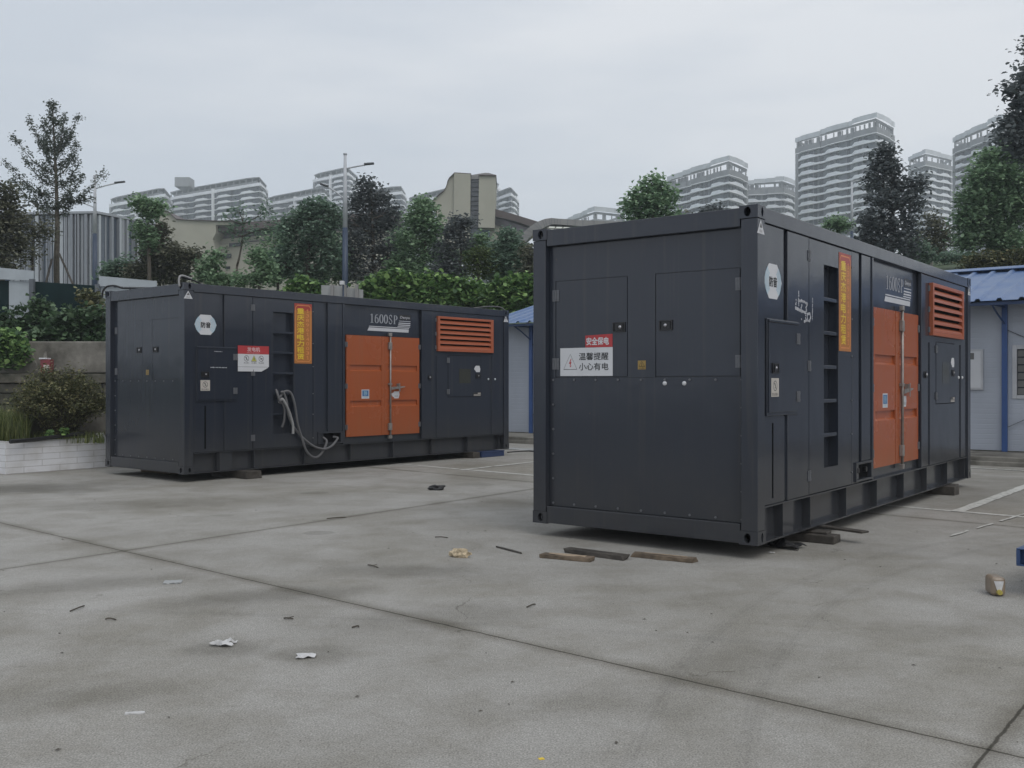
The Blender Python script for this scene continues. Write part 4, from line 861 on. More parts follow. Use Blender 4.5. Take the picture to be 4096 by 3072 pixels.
board('plank', 1.30, 8.415, -32, 0.56, 0.105, 0.036, 'wood', 'brown plank with a split pale edge, below the yellow sticker', grp=gp, seed=3)
b_ = board('pale_split', 0, 0, 0, 0.4, 0.02, 0.004, 'woodlight', None, None, seed=8, taper=.6); b_.parent = [q for q in COL.objects if q.name.startswith('plank')][-1]; b_.location = (0, 0.025, 0.0365)
board('wood_stick', -0.03, 8.85, -57, 0.42, 0.022, 0.016, 'wooddark', 'thin dark stick left of the planks', 'stick', taper=.5, seed=4)

def lump(name, x, y, rx, ry, rz, m, label, cat, seed, rough=0.35, ang=0, subd=3):
    bm = bmesh.new(); bmesh.ops.create_icosphere(bm, subdivisions=subd, radius=1.0); r_ = random.Random(seed)
    ph = [(Vector((r_.uniform(-1, 1), r_.uniform(-1, 1), r_.uniform(-1, 1))).normalized(), r_.uniform(3, 9), r_.uniform(0, 6)) for _ in range(9)]
    for v in bm.verts:
        k = sum(math.sin(v.co.dot(a) * f + p) for a, f, p in ph) / 9
        q = v.co * (1 + rough * k * 1.8); v.co = Vector((q.x * rx, q.y * ry, max(q.z, -0.6) * rz + 0.6 * rz))
    me = bpy.data.meshes.new(name); bm.to_mesh(me); bm.free()
    o = link(name, me, m); o.location = (x, y, 0); o.rotation_euler = (0, 0, R(ang)); tag(o, label, cat); return o
lump('foam_scrap', -0.45, 8.52, 0.085, 0.045, 0.05, 'foam', 'crumbling yellow-brown foam scrap left of the thin stick', 'scrap', 4, 0.4, -20)
o = lump('rag', -1.07, 13.85, 0.11, 0.05, 0.045, 'black', 'small black rag on the open concrete between the containers', 'rag', 9, 0.5)
def sheet(name, x, y, sx, sy, hz, m, label, cat, seed, ang=0, irr=0.35):
    r_ = random.Random(seed); n = 9; vs = []; fs = []
    f = [(r_.uniform(2, 7), r_.uniform(2, 7), r_.uniform(0, 6)) for _ in range(5)]
    for j in range(n):
        for i in range(n):
            a, b2 = i / (n - 1) * 2 - 1, j / (n - 1) * 2 - 1
            edge = 1 - irr * (0.5 + 0.5 * math.sin(math.atan2(b2, a) * 3 + seed)) * max(abs(a), abs(b2))
            z = 0.006 + hz * (0.5 + 0.5 * sum(math.sin(a * p + b2 * q + s) for p, q, s in f) / 5 * 1.6) * (0.4 + 0.6 * (1 - max(abs(a), abs(b2))))
            vs.append((a * sx * edge, b2 * sy * edge, max(z, .003)))
    for j in range(n - 1):
        for i in range(n - 1): fs.append((j * n + i, j * n + i + 1, (j + 1) * n + i + 1, (j + 1) * n + i))
    me = bpy.data.meshes.new(name); me.from_pydata(vs, [], fs); me.update(); o = link(name, me, m); o.location = (x, y, 0); o.rotation_euler = (0, 0, R(ang)); tag(o, label, cat)
    so = o.modifiers.new('thick', 'SOLIDIFY'); so.thickness = 0.002; return o
sheet('tissue', -1.66, 5.655, 0.078, 0.05, 0.05, 'paper', 'crumpled white tissue shaped like a bow', 'tissue', 2, 10, 0.6)
sheet('tissue', -1.135, 5.42, 0.055, 0.045, 0.022, 'paper', 'flatter squarish white tissue, nearer the dark joint', 'tissue', 5, 12, 0.2)
board('tile_fragment', -2.56, 7.43, 12, 0.13, 0.10, 0.012, 'concretelight', 'flat grey tile fragment lying in a damp patch', 'tile', seed=12)
board('paper_strip', -1.72, 4.49, 10, 0.085, 0.02, 0.008, 'paper', 'small white paper roll low on the open concrete', 'paper scrap', seed=13)
board('paper_strip', 0.118, 3.95, 20, 0.022, 0.018, 0.003, 'gold', 'tiny yellow paper chip close to the bottom edge', 'paper scrap', seed=14)
tw = [(-2.91, 6.483, -2.881, 6.637), (-2.589, 6.268, -2.51, 6.243), (-0.985, 6.055, -0.943, 6.055), (-1.19, 8.133, -1.086, 8.001), (-1.456, 6.292, -1.391, 6.268), (-0.30, 6.72, -0.27, 6.78), (0.10, 6.60, 0.16, 6.68), (0.02, 6.85, 0.06, 6.84), (1.9, 7.3, 1.96, 7.27), (-0.75, 9.6, -0.62, 9.55), (-2.05, 10.9, -1.85, 11.0)]
tl = ['straight twig on the left of the yard, below the tile fragment', 'short flat twig right of the straight one, above the tissue', 'very short twig above the long joint', 'bent twig below the foam scrap', 'forked twig above the flat tissue', 'chip of bark left of the joint under the planks', 'dark twig below the plank with the bare pale top', 'speck of bark beside the dark twig', 'leaf stalk in front of the container corner', 'thin dry stalk left of the container end', 'long dry stalk on the far concrete']
for i, (x0, y0, x1, y1) in enumerate(tw):
    if i in (5, 7, 8): continue
    mb = MB(); k = random.Random(i); mid = ((x0 + x1) / 2 + k.uniform(-.015, .015), (y0 + y1) / 2 + k.uniform(-.015, .015), 0.012)
    mb.tube(smooth_pts([(x0, y0, .006), mid, (x1, y1, .007)], 4), [0.005] * 8 + [0.003], 5)
    if i in (3, 4): mb.tube([mid, (mid[0] + .03, mid[1] + .05, .01)], 0.003, 5)
    tag(mb.build('twig', 'debris'), tl[i], 'twig', 'twigs scattered on the concrete')
# fine crumbs of leaf litter nobody would count
r_ = random.Random(77); mb = MB()
for i in range(110):
    y = r_.uniform(3.6, 20) if i % 3 else r_.uniform(4, 9); x = r_.uniform(-0.56, 0.56) * y; s = r_.uniform(.004, .016); a = r_.uniform(0, PI)
    c, s2 = math.cos(a) * s, math.sin(a) * s
    mb.add([(x - c, y - s2, .003), (x + s2 * .5, y - c * .5, .006), (x + c, y + s2, .004), (x - s2 * .5, y + c * .5, .008)], [(0, 1, 2, 3)])
tag(mb.build('leaf_litter', 'debris'), 'fine crumbs of leaf litter spread over the concrete', 'litter', kind='stuff')

# oil jug on its side
def jug():
    t = thing('oil_jug', (3.45, 7.03, 0), R(-8), 'amber plastic oil jug with a yellow cap lying on the concrete', 'jug')
    bm = bmesh.new(); bmesh.ops.create_cube(bm, size=1.0)
    for v in bm.verts: v.co = Vector((v.co.x * 0.098, v.co.y * 0.16, v.co.z * 0.135 + 0.068))
    me = bpy.data.meshes.new('body'); bm.to_mesh(me); bm.free(); o = link('body', me, 'plastic', t)
    bv = o.modifiers.new('round', 'BEVEL'); bv.width = 0.028; bv.segments = 4
    mb = MB(); mb.add([(-.034, -.081, .108), (.032, -.081, .108), (.016, -.086, .042), (-.014, -.086, .042)], [(0, 1, 2, 3)]); mb.add([(-.034, -.0795, .108), (.032, -.0795, .108), (.016, -.084, .042), (-.014, -.084, .042)], [(3, 2, 1, 0)]); mb.build('label_patch', 'paper', t)
    mb = MB(); mb.tube([(0, -.075, .032), (0, -.092, .032)], [.019, .0185], 16); mb.tube([(0, -.0925, .032), (0, -.105, .032)], .017, 16); mb.tube([(0, -.1055, .032), (0, -.107, .032)], .007, 10); mb.build('cap', 'capyellow', t)
jug()
# blue low vehicle whose corner stands at the edge of the picture
def trolley():
    t = thing('flatbed_trolley', (3.585, 7.0, 0), R(-42), 'blue steel flatbed trolley at the right edge, its channel frame raised off the ground', 'trolley')
    mb = MB(); mb.box(0, 1.6, -.005, .07, .325, .335); mb.box(0, 1.6, -.005, .07, .21, .22); mb.box(0, 1.6, .06, .07, .2201, .3249); mb.box(0, .025, -.004, .0599, .2201, .3249)
    mb.box(0, .06, .0701, 1.2, .21, .335); mb.box(1.54, 1.6, .0701, 1.2, .21, .335); mb.box(0.0601, 1.5399, 1.14, 1.2, .21, .335); mb.build('frame', 'bluepaint', t, .004)
    mb = MB(); mb.box(0.061, 1.539, .071, 1.139, .31, .33); mb.build('deck', 'bluepaint', t)
    for x in (.25, 1.35):
        for y in (.25, .95):
            mb = MB(); mb.tube([(x, y - .03, .085), (x, y + .03, .085)], .085, 18); wv = mb.build('wheel', 'black', t)
            mb = MB(); mb.box(x - .04, x + .04, y - .05, y - .04, .08, .309); mb.box(x - .04, x + .04, y + .04, y + .05, .08, .309); mb.build('wheel_fork', 'steel', wv)
trolley()
# timbers under the containers, rubbish beside them
def block(name, mw, x0, x1, y0, y1, z0, z1, m, label, cat, grp=None, seed=0, rz=0):
    r_ = random.Random(seed); mb = MB(); mb.box(x0, x1, y0, y1, z0, z1); mb.v = [(x + r_.uniform(-.008, .008), y + r_.uniform(-.008, .008), z if z < .002 else z + r_.uniform(-.002, .002)) for x, y, z in mb.v]
    o = mb.build(name, m, None, .008); o.matrix_world = mw; tag(o, label, cat, grp); return o
Z1 = Matrix.Translation((0, 0, -.125)); gp = 'timber blocks carrying the containers'
block('timber_block', G1 @ Z1, 0.95, 1.22, -0.24, 0.75, 0, 0.122, 'wooddark', 'squared timber block sticking out under the near end of the far container', 'timber', gp, 1)
block('timber_block', G1 @ Z1, 6.35, 6.55, -0.12, 0.9, 0, 0.122, 'wooddark', 'black timber block beside the blue pallet', 'timber', gp, 2)
block('timber_block', G1 @ Z1, 0.6, 0.85, 1.4, 2.3, 0, 0.122, 'wood', 'timber block hidden far under the container near the planter', 'timber', gp, 12)
block('timber_block', G2 @ Z1, 1.22, 1.42, -0.22, 0.9, 0, 0.075, 'wooddark', 'lower squared timber under the nearer container, below a loose board', 'timber', gp, 3)
block('timber_board', G2 @ Z1, 1.30, 1.44, -0.12, 1.0, 0.0755, 0.098, 'wooddark', 'flat packing board laid on the lower squared timber', 'board', None, 4)
block('timber_board', G2 @ Z1 @ Matrix.Rotation(R(-17), 4, 'Z'), 1.45, 1.56, 0.0, 1.1, 0.0985, 0.122, 'wooddark', 'topmost packing board, its end poking out towards the parking line', 'board', None, 5)
block('timber_block', G2 @ Z1, 6.15, 6.38, -0.12, 0.9, 0, 0.118, 'wooddark', 'timber block under the far end of the nearer container', 'timber', gp, 6)
block('timber_block', G2 @ Z1, 6.45, 6.62, -0.06, 0.9, 0, 0.118, 'wooddark', 'outermost timber block under the far end, next to the corner casting', 'timber', gp, 7)
block('timber_block', G2 @ Z1, 0.8, 1.05, 1.3, 2.2, 0, 0.122, 'wooddark', 'timber block deep in shadow below the bolted container end', 'timber', gp, 13)
def pallet():
    t = thing('blue_pallet', (0, 0, 0), 0, 'flat blue plastic pallet wedged under the far container corner', 'pallet'); t.matrix_world = G1 @ Z1
    mb = MB()
    for i in range(5): mb.box(6.6, 7.3, -0.13 + i * .24, 0.05 + i * .24, 0.095, 0.12)
    mb.build('deck', 'bluesteel', t, .004)
    for y in (-0.12, 0.4, 0.92):
        mb = MB(); mb.box(6.6, 7.3, y, y + .09, 0.001, 0.0945); mb.build('runner', 'bluesteel', t, .004)
pallet()
sheet('rubbish_bag', 2.50, 9.0, 0.17, 0.11, 0.10, 'black', 'crumpled black plastic bag by the container corner casting', 'bag', 8, -35, 0.3)
sheet('paper_scrap', 2.30, 8.72, 0.03, 0.015, 0.01, 'paper', 'tiny pale paper scrap in front of the black bag', 'paper scrap', 9, 0, 0.2)
mb = MB(); mb.tube(smooth_pts([(-0.1, 21.2, .012), (0.3, 21.6, .012), (0.7, 21.3, .012), (1.2, 21.6, .012), (2.2, 21.0, .012)], 6), .012, 6); tag(mb.build('ground_cable', 'black', smooth=True), 'black cable lying on the ground by the blue pallet', 'cable')
board('cardboard', 0.25, 22.3, -30, 0.9, 0.5, 0.012, 'concretelight', 'pale flat board lying on the ground before the site hut', 'board', seed=21)

# ------------------------------------------------------------------ site hut with blue roof
def hut():
    t = thing('site_hut', (0, 0, 0), 0, 'pale blue-grey site hut with a blue corrugated roof and blue posts', 'site hut'); t.matrix_world = HUT
    x0, x1 = -0.12, 24.0; zb, ze = 0.166, 3.06
    mb = MB(); mb.box(x0, 12.38, 0, .06, zb + .02, ze); mb.box(13.85, x1, 0, .06, zb + .02, ze); mb.box(12.381, 13.849, 0, .06, zb + .02, 1.20); mb.box(12.381, 13.849, 0, .06, 2.24, ze)
    mb.box(x0, x1, 5.2, 5.26, zb, ze); mb.box(x0, x0 + .06, .061, 5.19, zb, ze); mb.box(x1 - .06, x1, .061, 5.19, zb, ze); mb.build('wall', 'prefab', t)
    mb = MB(); mb.box(x0, x1, -.02, .08, zb, zb + .019); mb.build('base_rail', 'stone', t)
    for s in (.75, 4.58, 8.42, 12.25, 16.08, 19.9, 23.75):
        mb = MB(); mb.box(s - .05, s + .05, -.065, -.004, zb + .003, ze); mb.build('post', 'postblue', t, .004)
    for s in (.75, 4.58, 8.42, 12.25, 16.08, 19.9):
        mb = MB(); mb.tube([(s, -.075, 2.66), (s - .08, -.35, 2.86), (s - .1, -.62, 2.99)], .018, 6); mb.tube([(s, -.03, 2.985), (s - .1, -.68, 3.0)], .018, 6); mb.build('eave_bracket', 'bluepaint', t)
    for s0 in (.75, 12.25):
        mb = MB(); mb.tube([(s0, -.03, 2.56), (s0 + 3.83, -.03, .62)], .008, 5); mb.tube([(s0, -.045, .62), (s0 + 3.83, -.045, 2.56)], .008, 5); mb.build('brace', 'hinge', t)
    # window and notice board
    mb = MB(); mb.box(12.38, 12.46, -.025, .02, 1.20, 2.24); mb.box(13.77, 13.85, -.025, .02, 1.20, 2.24); mb.box(12.461, 13.769, -.025, .02, 2.16, 2.24); mb.box(12.461, 13.769, -.025, .02, 1.20, 1.27); mb.box(13.08, 13.13, -.02, .018, 1.271, 2.159)
    wi = mb.build('window', 'framewhite', t, .004)
    mb = MB(); mb.box(12.461, 13.079, .022, .03, 1.271, 2.159); mb.box(13.131, 13.769, .022, .03, 1.271, 2.159); mb.build('pane', 'darkglass', wi)
    mb = MB()
    for i in range(6): mb.add([(12.47, .0, 1.28 + i * .147), (13.07, .0, 1.28 + i * .147), (13.07, .018, 1.405 + i * .147), (12.47, .018, 1.405 + i * .147)], [(0, 1, 2, 3)])
    mb.build('blind_slats', 'shutter', wi)
    mb = MB(); mb.box(10.85, 11.86, -.045, -.004, 1.37, 2.17); nb_ = mb.build('notice_board', 'framewhite', t, .004)
    mb = MB(); mb.box(10.89, 11.82, -.05, -.0455, 1.41, 2.13); mb.build('board_sheet', 'white', nb_)
    mb = MB(); mb.add([(10.9, -.053, 1.985), (11.70, -.053, 1.97), (11.70, -.053, 2.10), (10.9, -.053, 2.10)], [(0, 1, 2, 3)]); mb.build('dark_strip', 'shutter', nb_)
    mb = MB(); mb.box(.84, .90, -.012, -.003, zb + .02, 2.2); mb.box(1.72, 1.78, -.012, -.003, zb + .02, 2.2); mb.box(.901, 1.719, -.012, -.003, 2.13, 2.2); mb.box(.901, 1.719, -.006, -.003, zb + .02, 2.129); mb.build('door', 'framewhite', t)
    # fascia beam, roof sheets with ribs
    mb = MB(); mb.box(x0 - .1, x1 + .1, -.72, -.66, 2.985, 3.045); mb.build('eave_beam', 'bluepaint', t)
    def slope(y_in, y_out, z_out, z_in, name):
        prof = []; xx = x0 - .3; k = 0
        while xx < x1 + .3:
            prof += [(xx, 0), (xx + .13, 0), (xx + .16, .045), (xx + .22, .045), (xx + .25, 0)]; xx += .30 if False else .38
        mb = MB(); n = len(prof); steps = 2
        for j in range(steps + 1):
            f = j / steps; yy = y_out + (y_in - y_out) * f; zz = z_out + (z_in - z_out) * f
            mb.v += [(a, yy, zz + h) for a, h in prof]
        for j in range(steps):
            for i in range(n - 1): mb.f.append((j * n + i, j * n + i + 1, (j + 1) * n + i + 1, (j + 1) * n + i))
        o = mb.build(name, 'roofblue', t); so = o.modifiers.new('thick', 'SOLIDIFY'); so.thickness = .01; return o
    slope(2.63, -.82, 3.065, 3.98, 'roof'); slope(2.63, 6.1, 3.065, 3.98, 'rear_roof')
    mb = MB(); mb.add([(x0 - .32, 2.33, 3.985), (x1 + .32, 2.33, 3.985), (x1 + .32, 2.63, 4.065), (x0 - .32, 2.63, 4.065), (x0 - .32, 2.93, 3.985), (x1 + .32, 2.93, 3.985)], [(0, 1, 2, 3), (3, 2, 5, 4)]); o = mb.build('ridge_cap', 'roofblue', t); so = o.modifiers.new('thick', 'SOLIDIFY'); so.thickness = .012
hut()

# ------------------------------------------------------------------ left side: planter, retaining wall, hoarding
def quadwall(mb, p, q, th, z0, z1):
    p, q = Vector((p[0], p[1], 0)), Vector((q[0], q[1], 0)); d_ = (q - p).normalized(); n_ = Vector((-d_.y, d_.x, 0)) * th
    mb.prism([p + Vector((0, 0, z0)), q + Vector((0, 0, z0)), q + n_ + Vector((0, 0, z0)), p + n_ + Vector((0, 0, z0))], (0, 0, z1 - z0))
def planter():
    t = thing('planter', (-8.34, 16.2, 0), R(53), 'low white tiled planter box beside the far container', 'planter')
    mb = MB(); mb.box(0, 7.0, 0, .16, 0, .53); mb.box(0, .16, .161, 3.2, 0, .53); mb.box(0, 7, 3.2, 3.36, 0, .53); mb.build('tiled_wall', 'tile', t, .006)
    mb = MB(); mb.box(.161, 6.99, .161, 3.199, .02, .46); mb.build('soil', 'soil', t)
    mb = MB(); mb.box(0.9, 4.2, 1.3, 1.36, .461, 0.93); mb.build('rear_kerb', 'concrete', t, .01)
planter()
mb = MB(); mb.tube(smooth_pts([(-8.22, 16.12, .545), (-8.02, 16.55, .555), (-7.72, 16.95, .60), (-7.5, 17.25, .62)], 6), .035, 6); tag(mb.build('black_pipe', 'black'), 'black bent pipe lying over the corner of the tiled planter', 'pipe')
def wall_left():
    t = thing('retaining_wall', (0, 0, 0), 0, 'stained concrete retaining wall on a mossy stone base behind the bush', 'retaining wall')
    mb = MB(); mb.box(-60, -4.5, 25.0, 25.5, 1.76, 2.56); mb.build('concrete_wall', 'concrete', t, .03)
    mb = MB(); r2 = random.Random(4)
    for i, (z0, z1) in enumerate(((0, .62), (.625, .95), (.955, 1.25), (1.255, 1.50), (1.505, 1.755))):
        x = -40.0
        while x < -4.6:
            ln_ = r2.uniform(.6, 1.5); mb.box(x, min(x + ln_ - .015, -4.5), 24.72 - r2.uniform(0, .08) - (.1 if i == 4 else 0), 25.5, z0, z1 - r2.uniform(.005, .03)); x += ln_
    mb.build('stone_base', 'stone', t, .02)
    mb = MB(); mb.add([(-16.0, 24.9, 1.76), (-11.95, 24.9, 1.76), (-12.35, 24.9, 2.72), (-16.0, 24.9, 3.0), (-16, 25.02, 1.76), (-11.95, 25.02, 1.76), (-12.35, 25.02, 2.72), (-16, 25.02, 3.0)], [(0, 1, 2, 3), (7, 6, 5, 4), (1, 5, 6, 2), (3, 2, 6, 7)]); mb.build('wing_wall', 'concrete', t)
wall_left()
def cabinet():
    c = P(107, 779, 24.55)
    t = thing('fire_cabinet', (c.x, 24.4, 1.76), 0, 'small red cabinet with a white panel and white lid on the wall ledge', 'cabinet')
    mb = MB(); mb.box(-.11, .13, -.10, .10, .0, .33); mb.build('body', 'cabinetred', t, .006)
    mb = MB(); mb.box(-.14, .05, -.12, .12, .331, .365); mb.build('lid', 'white', t, .005)
    mb = MB(); mb.box(-.03, .11, -.106, -.1005, .06, .19); mb.build('panel', 'beige', t)
    mb = MB(); mb.tube([(-.04, 0, .366), (-.03, 0, .52)], [.05, .028], 8); mb.build('vent', 'concrete', t)
cabinet()

# hoarding along the upper edge: measured posts and sheets at Y about 28
HY = 28.0
def P2(px, py): return (px / 5.144 / 1.85172, (1060 + py / 5.144) / 1.85172)
hroot = thing('site_hoarding', (0, 0, 0), 0, 'site hoarding of pale fascia boards and dark green sheets along the bank', 'hoarding')
def hp(name, pts, m, label, dy=0.0):
    mb = MB(); mb.prism([P(*P2(*q), HY + dy) for q in pts], (0, .05, 0)); o = mb.build(name, m, hroot); o['label'] = label
hp('hoarding_panel', [(-900, -30), (690, 120), (690, 318), (-900, 262)], 'hoard', 'long pale fascia board topping the left end of the hoarding', -.08)
hp('hoarding_panel', [(185, 322), (620, 340), (620, 1150), (185, 1150)], 'hoard', 'pale upright sheet under the long fascia board')
hp('hoarding_panel', [(-900, 300), (190, 322), (220, 640), (195, 1150), (-900, 1150)], 'hoardgreen', 'dark green sheet furthest left under the fascia', .06)
hp('hoarding_panel', [(705, 338), (1990, 425), (1990, 1200), (705, 1200)], 'hoardgreen', 'wide dark green hoarding sheet above the climbing leaves')
hp('hoarding_panel', [(2040, 225), (3220, 330), (3220, 470), (2600, 445), (2040, 432)], 'hoard', 'pale fascia board rising behind the far container roof', -.08)
hp('hoarding_panel', [(2045, 455), (2600, 470), (2600, 1200), (2045, 1200)], 'hoard', 'pale sheet next to the black roof cable')
for px_, lab in ((665, 'steel hoarding post between the pale and the green sheet'), (2015, 'steel hoarding post between the green sheet and the far fascia')):
    p0 = P(*P2(px_, 290 if px_ < 1000 else 400), HY - .05); mb = MB(); mb.box(p0.x - .06, p0.x + .06, HY - .12, HY, 2.4, p0.z); mb.build('hoarding_post', 'apwall', hroot)['label'] = lab

# concrete panel wall and camera mast behind the far container
def panelwall():
    t = thing('panel_wall', (0, 0, 0), 0, 'pale concrete panel wall below the tall street lamp', 'wall')
    x = 690
    for k, (xa, xb, yt, yt2) in enumerate(((694, 742, 616, 617), (748, 784, 621, 626))):
        a, b_, = P(xa, yt, 31.5), P(xb, yt2, 31.5); mb = MB(); mb.prism([a, b_, Vector((b_.x, b_.y, 2.6)), Vector((a.x, a.y, 2.6))], (0, .1, 0)); mb.build('wall_panel', 'concretelight', t)
    for xa in (718, 745, 771):
        a = P(xa, 616, 31.44); mb = MB(); mb.box(a.x - .05, a.x + .05, 31.36, 31.46, 2.6, a.z); mb.build('wall_post', 'canopy', t)
panelwall()
def cctv():
    a = P(740, 612, 31.0); t = thing('security_camera', (a.x, 31.0, 2.9), 0, 'small white security camera on a thin mast before the panel wall', 'security camera')
    mb = MB(); mb.tube([(0.02, 0, 0), (0.02, 0, a.z - 2.95)], .025, 8); mb.build('mast', 'poleblue', t)
    mb = MB(); mb.box(-.08, .05, -.09, .14, a.z - 2.95, a.z - 2.83); mb.build('housing', 'white', t, .01)
cctv()

# ------------------------------------------------------------------ street lamps
def street_lamp(x, ytop, ybot, ysplit, Y, arms, label):
    b0, t0 = P(x, ybot, Y), P(x, ytop, Y); t = thing('street_lamp', (t0.x, Y, hgt(t0.x, Y)), 0, label, 'street lamp', 'street lamps along the upper road')
    z0 = t['z0'] = hgt(t0.x, Y); del t['z0']
    zs = P(x, ysplit, Y).z - z0; zt = t0.z - z0
    mb = MB(); mb.tube([(0, 0, -.2), (0, 0, zs)], [.13, .10], 10); mb.build('lower_pole', 'poleblue', t, smooth=True)
    mb = MB(); mb.tube([(0, 0, zs), (0, 0, zt)], [.095, .055], 10); mb.tube([(0, 0, zt), (0, 0, zt + .05)], .075, 8); mb.build('upper_pole', 'polewhite', t, smooth=True)
    for (xa, ya, xb, yb_) in arms:
        a, b_ = P(xa, ya, Y), P(xb, yb_, Y); dx = b_.x - t0.x; za, zb = a.z - z0, b_.z - z0
        q = lambda f: (dx * f, 0, za + (zb - za) * (1 - (1 - f) ** 1.6))
        mb = MB(); mb.tube([q(f) for f in (0, .15, .3, .45, .6, .7)], .03, 6); am = mb.build('arm', 'polewhite', t, smooth=True)
        mb = MB(); p, r_ = Vector(q(.66)), Vector(q(1)); e = (r_ - p); e.normalize(); mb.prism([p + Vector((0, -.09, 0)), p + e * (r_ - p).length + Vector((0, -.07, 0)), p + e * (r_ - p).length + Vector((0, .07, 0)), p + Vector((0, .09, 0))], (0, 0, .07)); mb.build('lamp_head', 'lampgrey', am, .02)
street_lamp(745.5, 334, 625, 492, 37, [(747, 365, 808, 355), (745, 432, 691, 399)], 'tall street lamp with a dark blue lower pole, behind the panel wall')
street_lamp(205, 381, 620, 505, 46, [(206, 408, 270, 394), (204, 449, 155, 434)], 'street lamp with two arms before the slatted building')
street_lamp(16, 420, 620, 520, 52, [(16, 455, 66, 444)], 'street lamp mostly hidden by the leaves on the far left')
street_lamp(1840, 392, 600, 500, 62, [(1840, 393, 1870, 388)], 'slim pale street lamp before the tallest apartment tower')

# ------------------------------------------------------------------ trees and plants
def leaves(name, pts, size, m, parent, seed, flat_=0.35, asp=0.62, jitter=0.35, droop=0.0):
    rg = np.random.default_rng(seed); pts = np.asarray(pts); n = len(pts)
    nrm = rg.normal(size=(n, 3)); nrm[:, 2] = np.abs(nrm[:, 2]) * (1 + flat_ * 2) + flat_; nrm /= np.linalg.norm(nrm, axis=1)[:, None]
    tv = rg.normal(size=(n, 3)); tv[:, 2] -= droop; tv -= (tv * nrm).sum(1)[:, None] * nrm; tv /= np.linalg.norm(tv, axis=1)[:, None] + 1e-9
    bv = np.cross(nrm, tv); s = size * (1 + jitter * rg.uniform(-1, 1, n))[:, None]
    v = np.empty((n, 6, 3)); w_ = s * .5 * asp; lift = nrm * s * .10
    v[:, 0] = pts - tv * s * .5; v[:, 3] = pts + tv * s * .5 - nrm * s * .10
    v[:, 1] = pts - tv * s * .22 + bv * w_ + lift; v[:, 2] = pts + tv * s * .18 + bv * w_ * .8 + lift; v[:, 5] = pts - tv * s * .22 - bv * w_ + lift; v[:, 4] = pts + tv * s * .18 - bv * w_ * .8 + lift
    me = bpy.data.meshes.new(name); me.vertices.add(6 * n); me.vertices.foreach_set('co', v.reshape(-1)); k = np.arange(n, dtype=np.int32)[:, None] * 6
    li = np.concatenate([k + np.array([[0, 3, 2, 1]], dtype=np.int32), k + np.array([[0, 5, 4, 3]], dtype=np.int32)], axis=1).reshape(-1).astype(np.int32)
    me.loops.add(8 * n); me.loops.foreach_set('vertex_index', li); me.polygons.add(2 * n); me.polygons.foreach_set('loop_start', np.arange(0, 8 * n, 4, dtype=np.int32)); me.polygons.foreach_set('loop_total', np.full(2 * n, 4, dtype=np.int32))
    me.update(calc_edges=True); me.validate(); return link(name, me, m, parent)

def blob_points(rg, c, r, n, per=9, cl=0.16, shell=0.55):
    """leaf positions in twig-sized clusters spread through an ellipsoid, more of them near its skin"""
    k = max(1, n // per); d_ = rg.normal(size=(k, 3)); d_ /= np.linalg.norm(d_, axis=1)[:, None]
    rad = (shell + (1 - shell) * rg.random(k)) * (0.75 + 0.35 * rg.random(k)); cc = d_ * rad[:, None] * np.array(r) + np.array(c)
    p = np.repeat(cc, per, axis=0); p += rg.normal(size=p.shape) * cl * np.array([1, 1, .75]); return p

def limb(mb, p0, p1, r0, r1, rg, bend=.12, n=5):
    p0, p1 = Vector(p0), Vector(p1); ln_ = (p1 - p0).length; o1 = Vector(rg.normal(size=3)) * bend * ln_ * .5
    pts = [p0 + (p1 - p0) * (i / n) + o1 * math.sin(PI * i / n) for i in range(n + 1)]; mb.tube(pts, [r0 + (r1 - r0) * i / n for i in range(n + 1)], 6); return pts

def tree(name, label, tx, ty_base, Y, blobs, leaf, m, seed, dens=1.0, trunk_r=.09, fork=0.45, bark='bark', cl=.16, grp='trees on the upper bank', cat='tree', per=9, fork_y=None):
    """blobs: (x, y, rx, ry, n) in view pixels at distance Y; depth is as wide as the blob and scattered"""
    rg = np.random.default_rng(seed); s = 1.85172 / 3937.7 * Y; b0 = P(tx, 800, Y); gz = hgt(b0.x, Y); root = thing(name, (b0.x, Y, gz), 0, label, cat, grp)
    org = np.array((b0.x, Y, gz)); allp = []; cs = []
    for (x, y, rx, ry, n) in blobs:
        c = P(x, y, Y); c.y += rg.uniform(-.5, .5) * rx * s * .9; r = (rx * s, rx * s * .9, ry * s); cs.append((Vector(c) - Vector(org), r))
        allp.append(blob_points(rg, np.array(c) - org, r, int(n * dens * 1.5), per, cl))
    top_z = max(c.z for c, r in cs); low = min(c.z - r[2] * .5 for c, r in cs)
    mb = MB(); fz = (P(tx, fork_y, Y).z - gz) if fork_y else max(.3, low * .9 + top_z * .1); fp = Vector((0, 0, fz)); top = Vector((np.mean([c.x for c, r in cs]) * .6, np.mean([c.y for c, r in cs]) * .6, top_z))
    tp = limb(mb, (0, 0, -.15), fp, trunk_r, trunk_r * .8, rg, .04); tp2 = limb(mb, fp, top, trunk_r * .8, trunk_r * .2, rg, .06)
    for c, r in cs:
        j = min(range(len(tp2)), key=lambda i: (tp2[i] - c).length + max(0, tp2[i].z - c.z + .2) * 3); lp = limb(mb, tp2[j], c, trunk_r * .4, trunk_r * .12, rg, .12)
        for _ in range(4):
            dd = Vector(rg.normal(size=3)); dd.normalize(); limb(mb, lp[3], c + Vector((dd.x * r[0], dd.y * r[1], abs(dd.z) * r[2])) * .8, trunk_r * .15, trunk_r * .04, rg, .1, 3)
    mb.build('trunk', bark, root, smooth=True); leaves('crown', np.concatenate(allp), leaf * 1.16, m, root, seed + 1, flat_=.7); return root

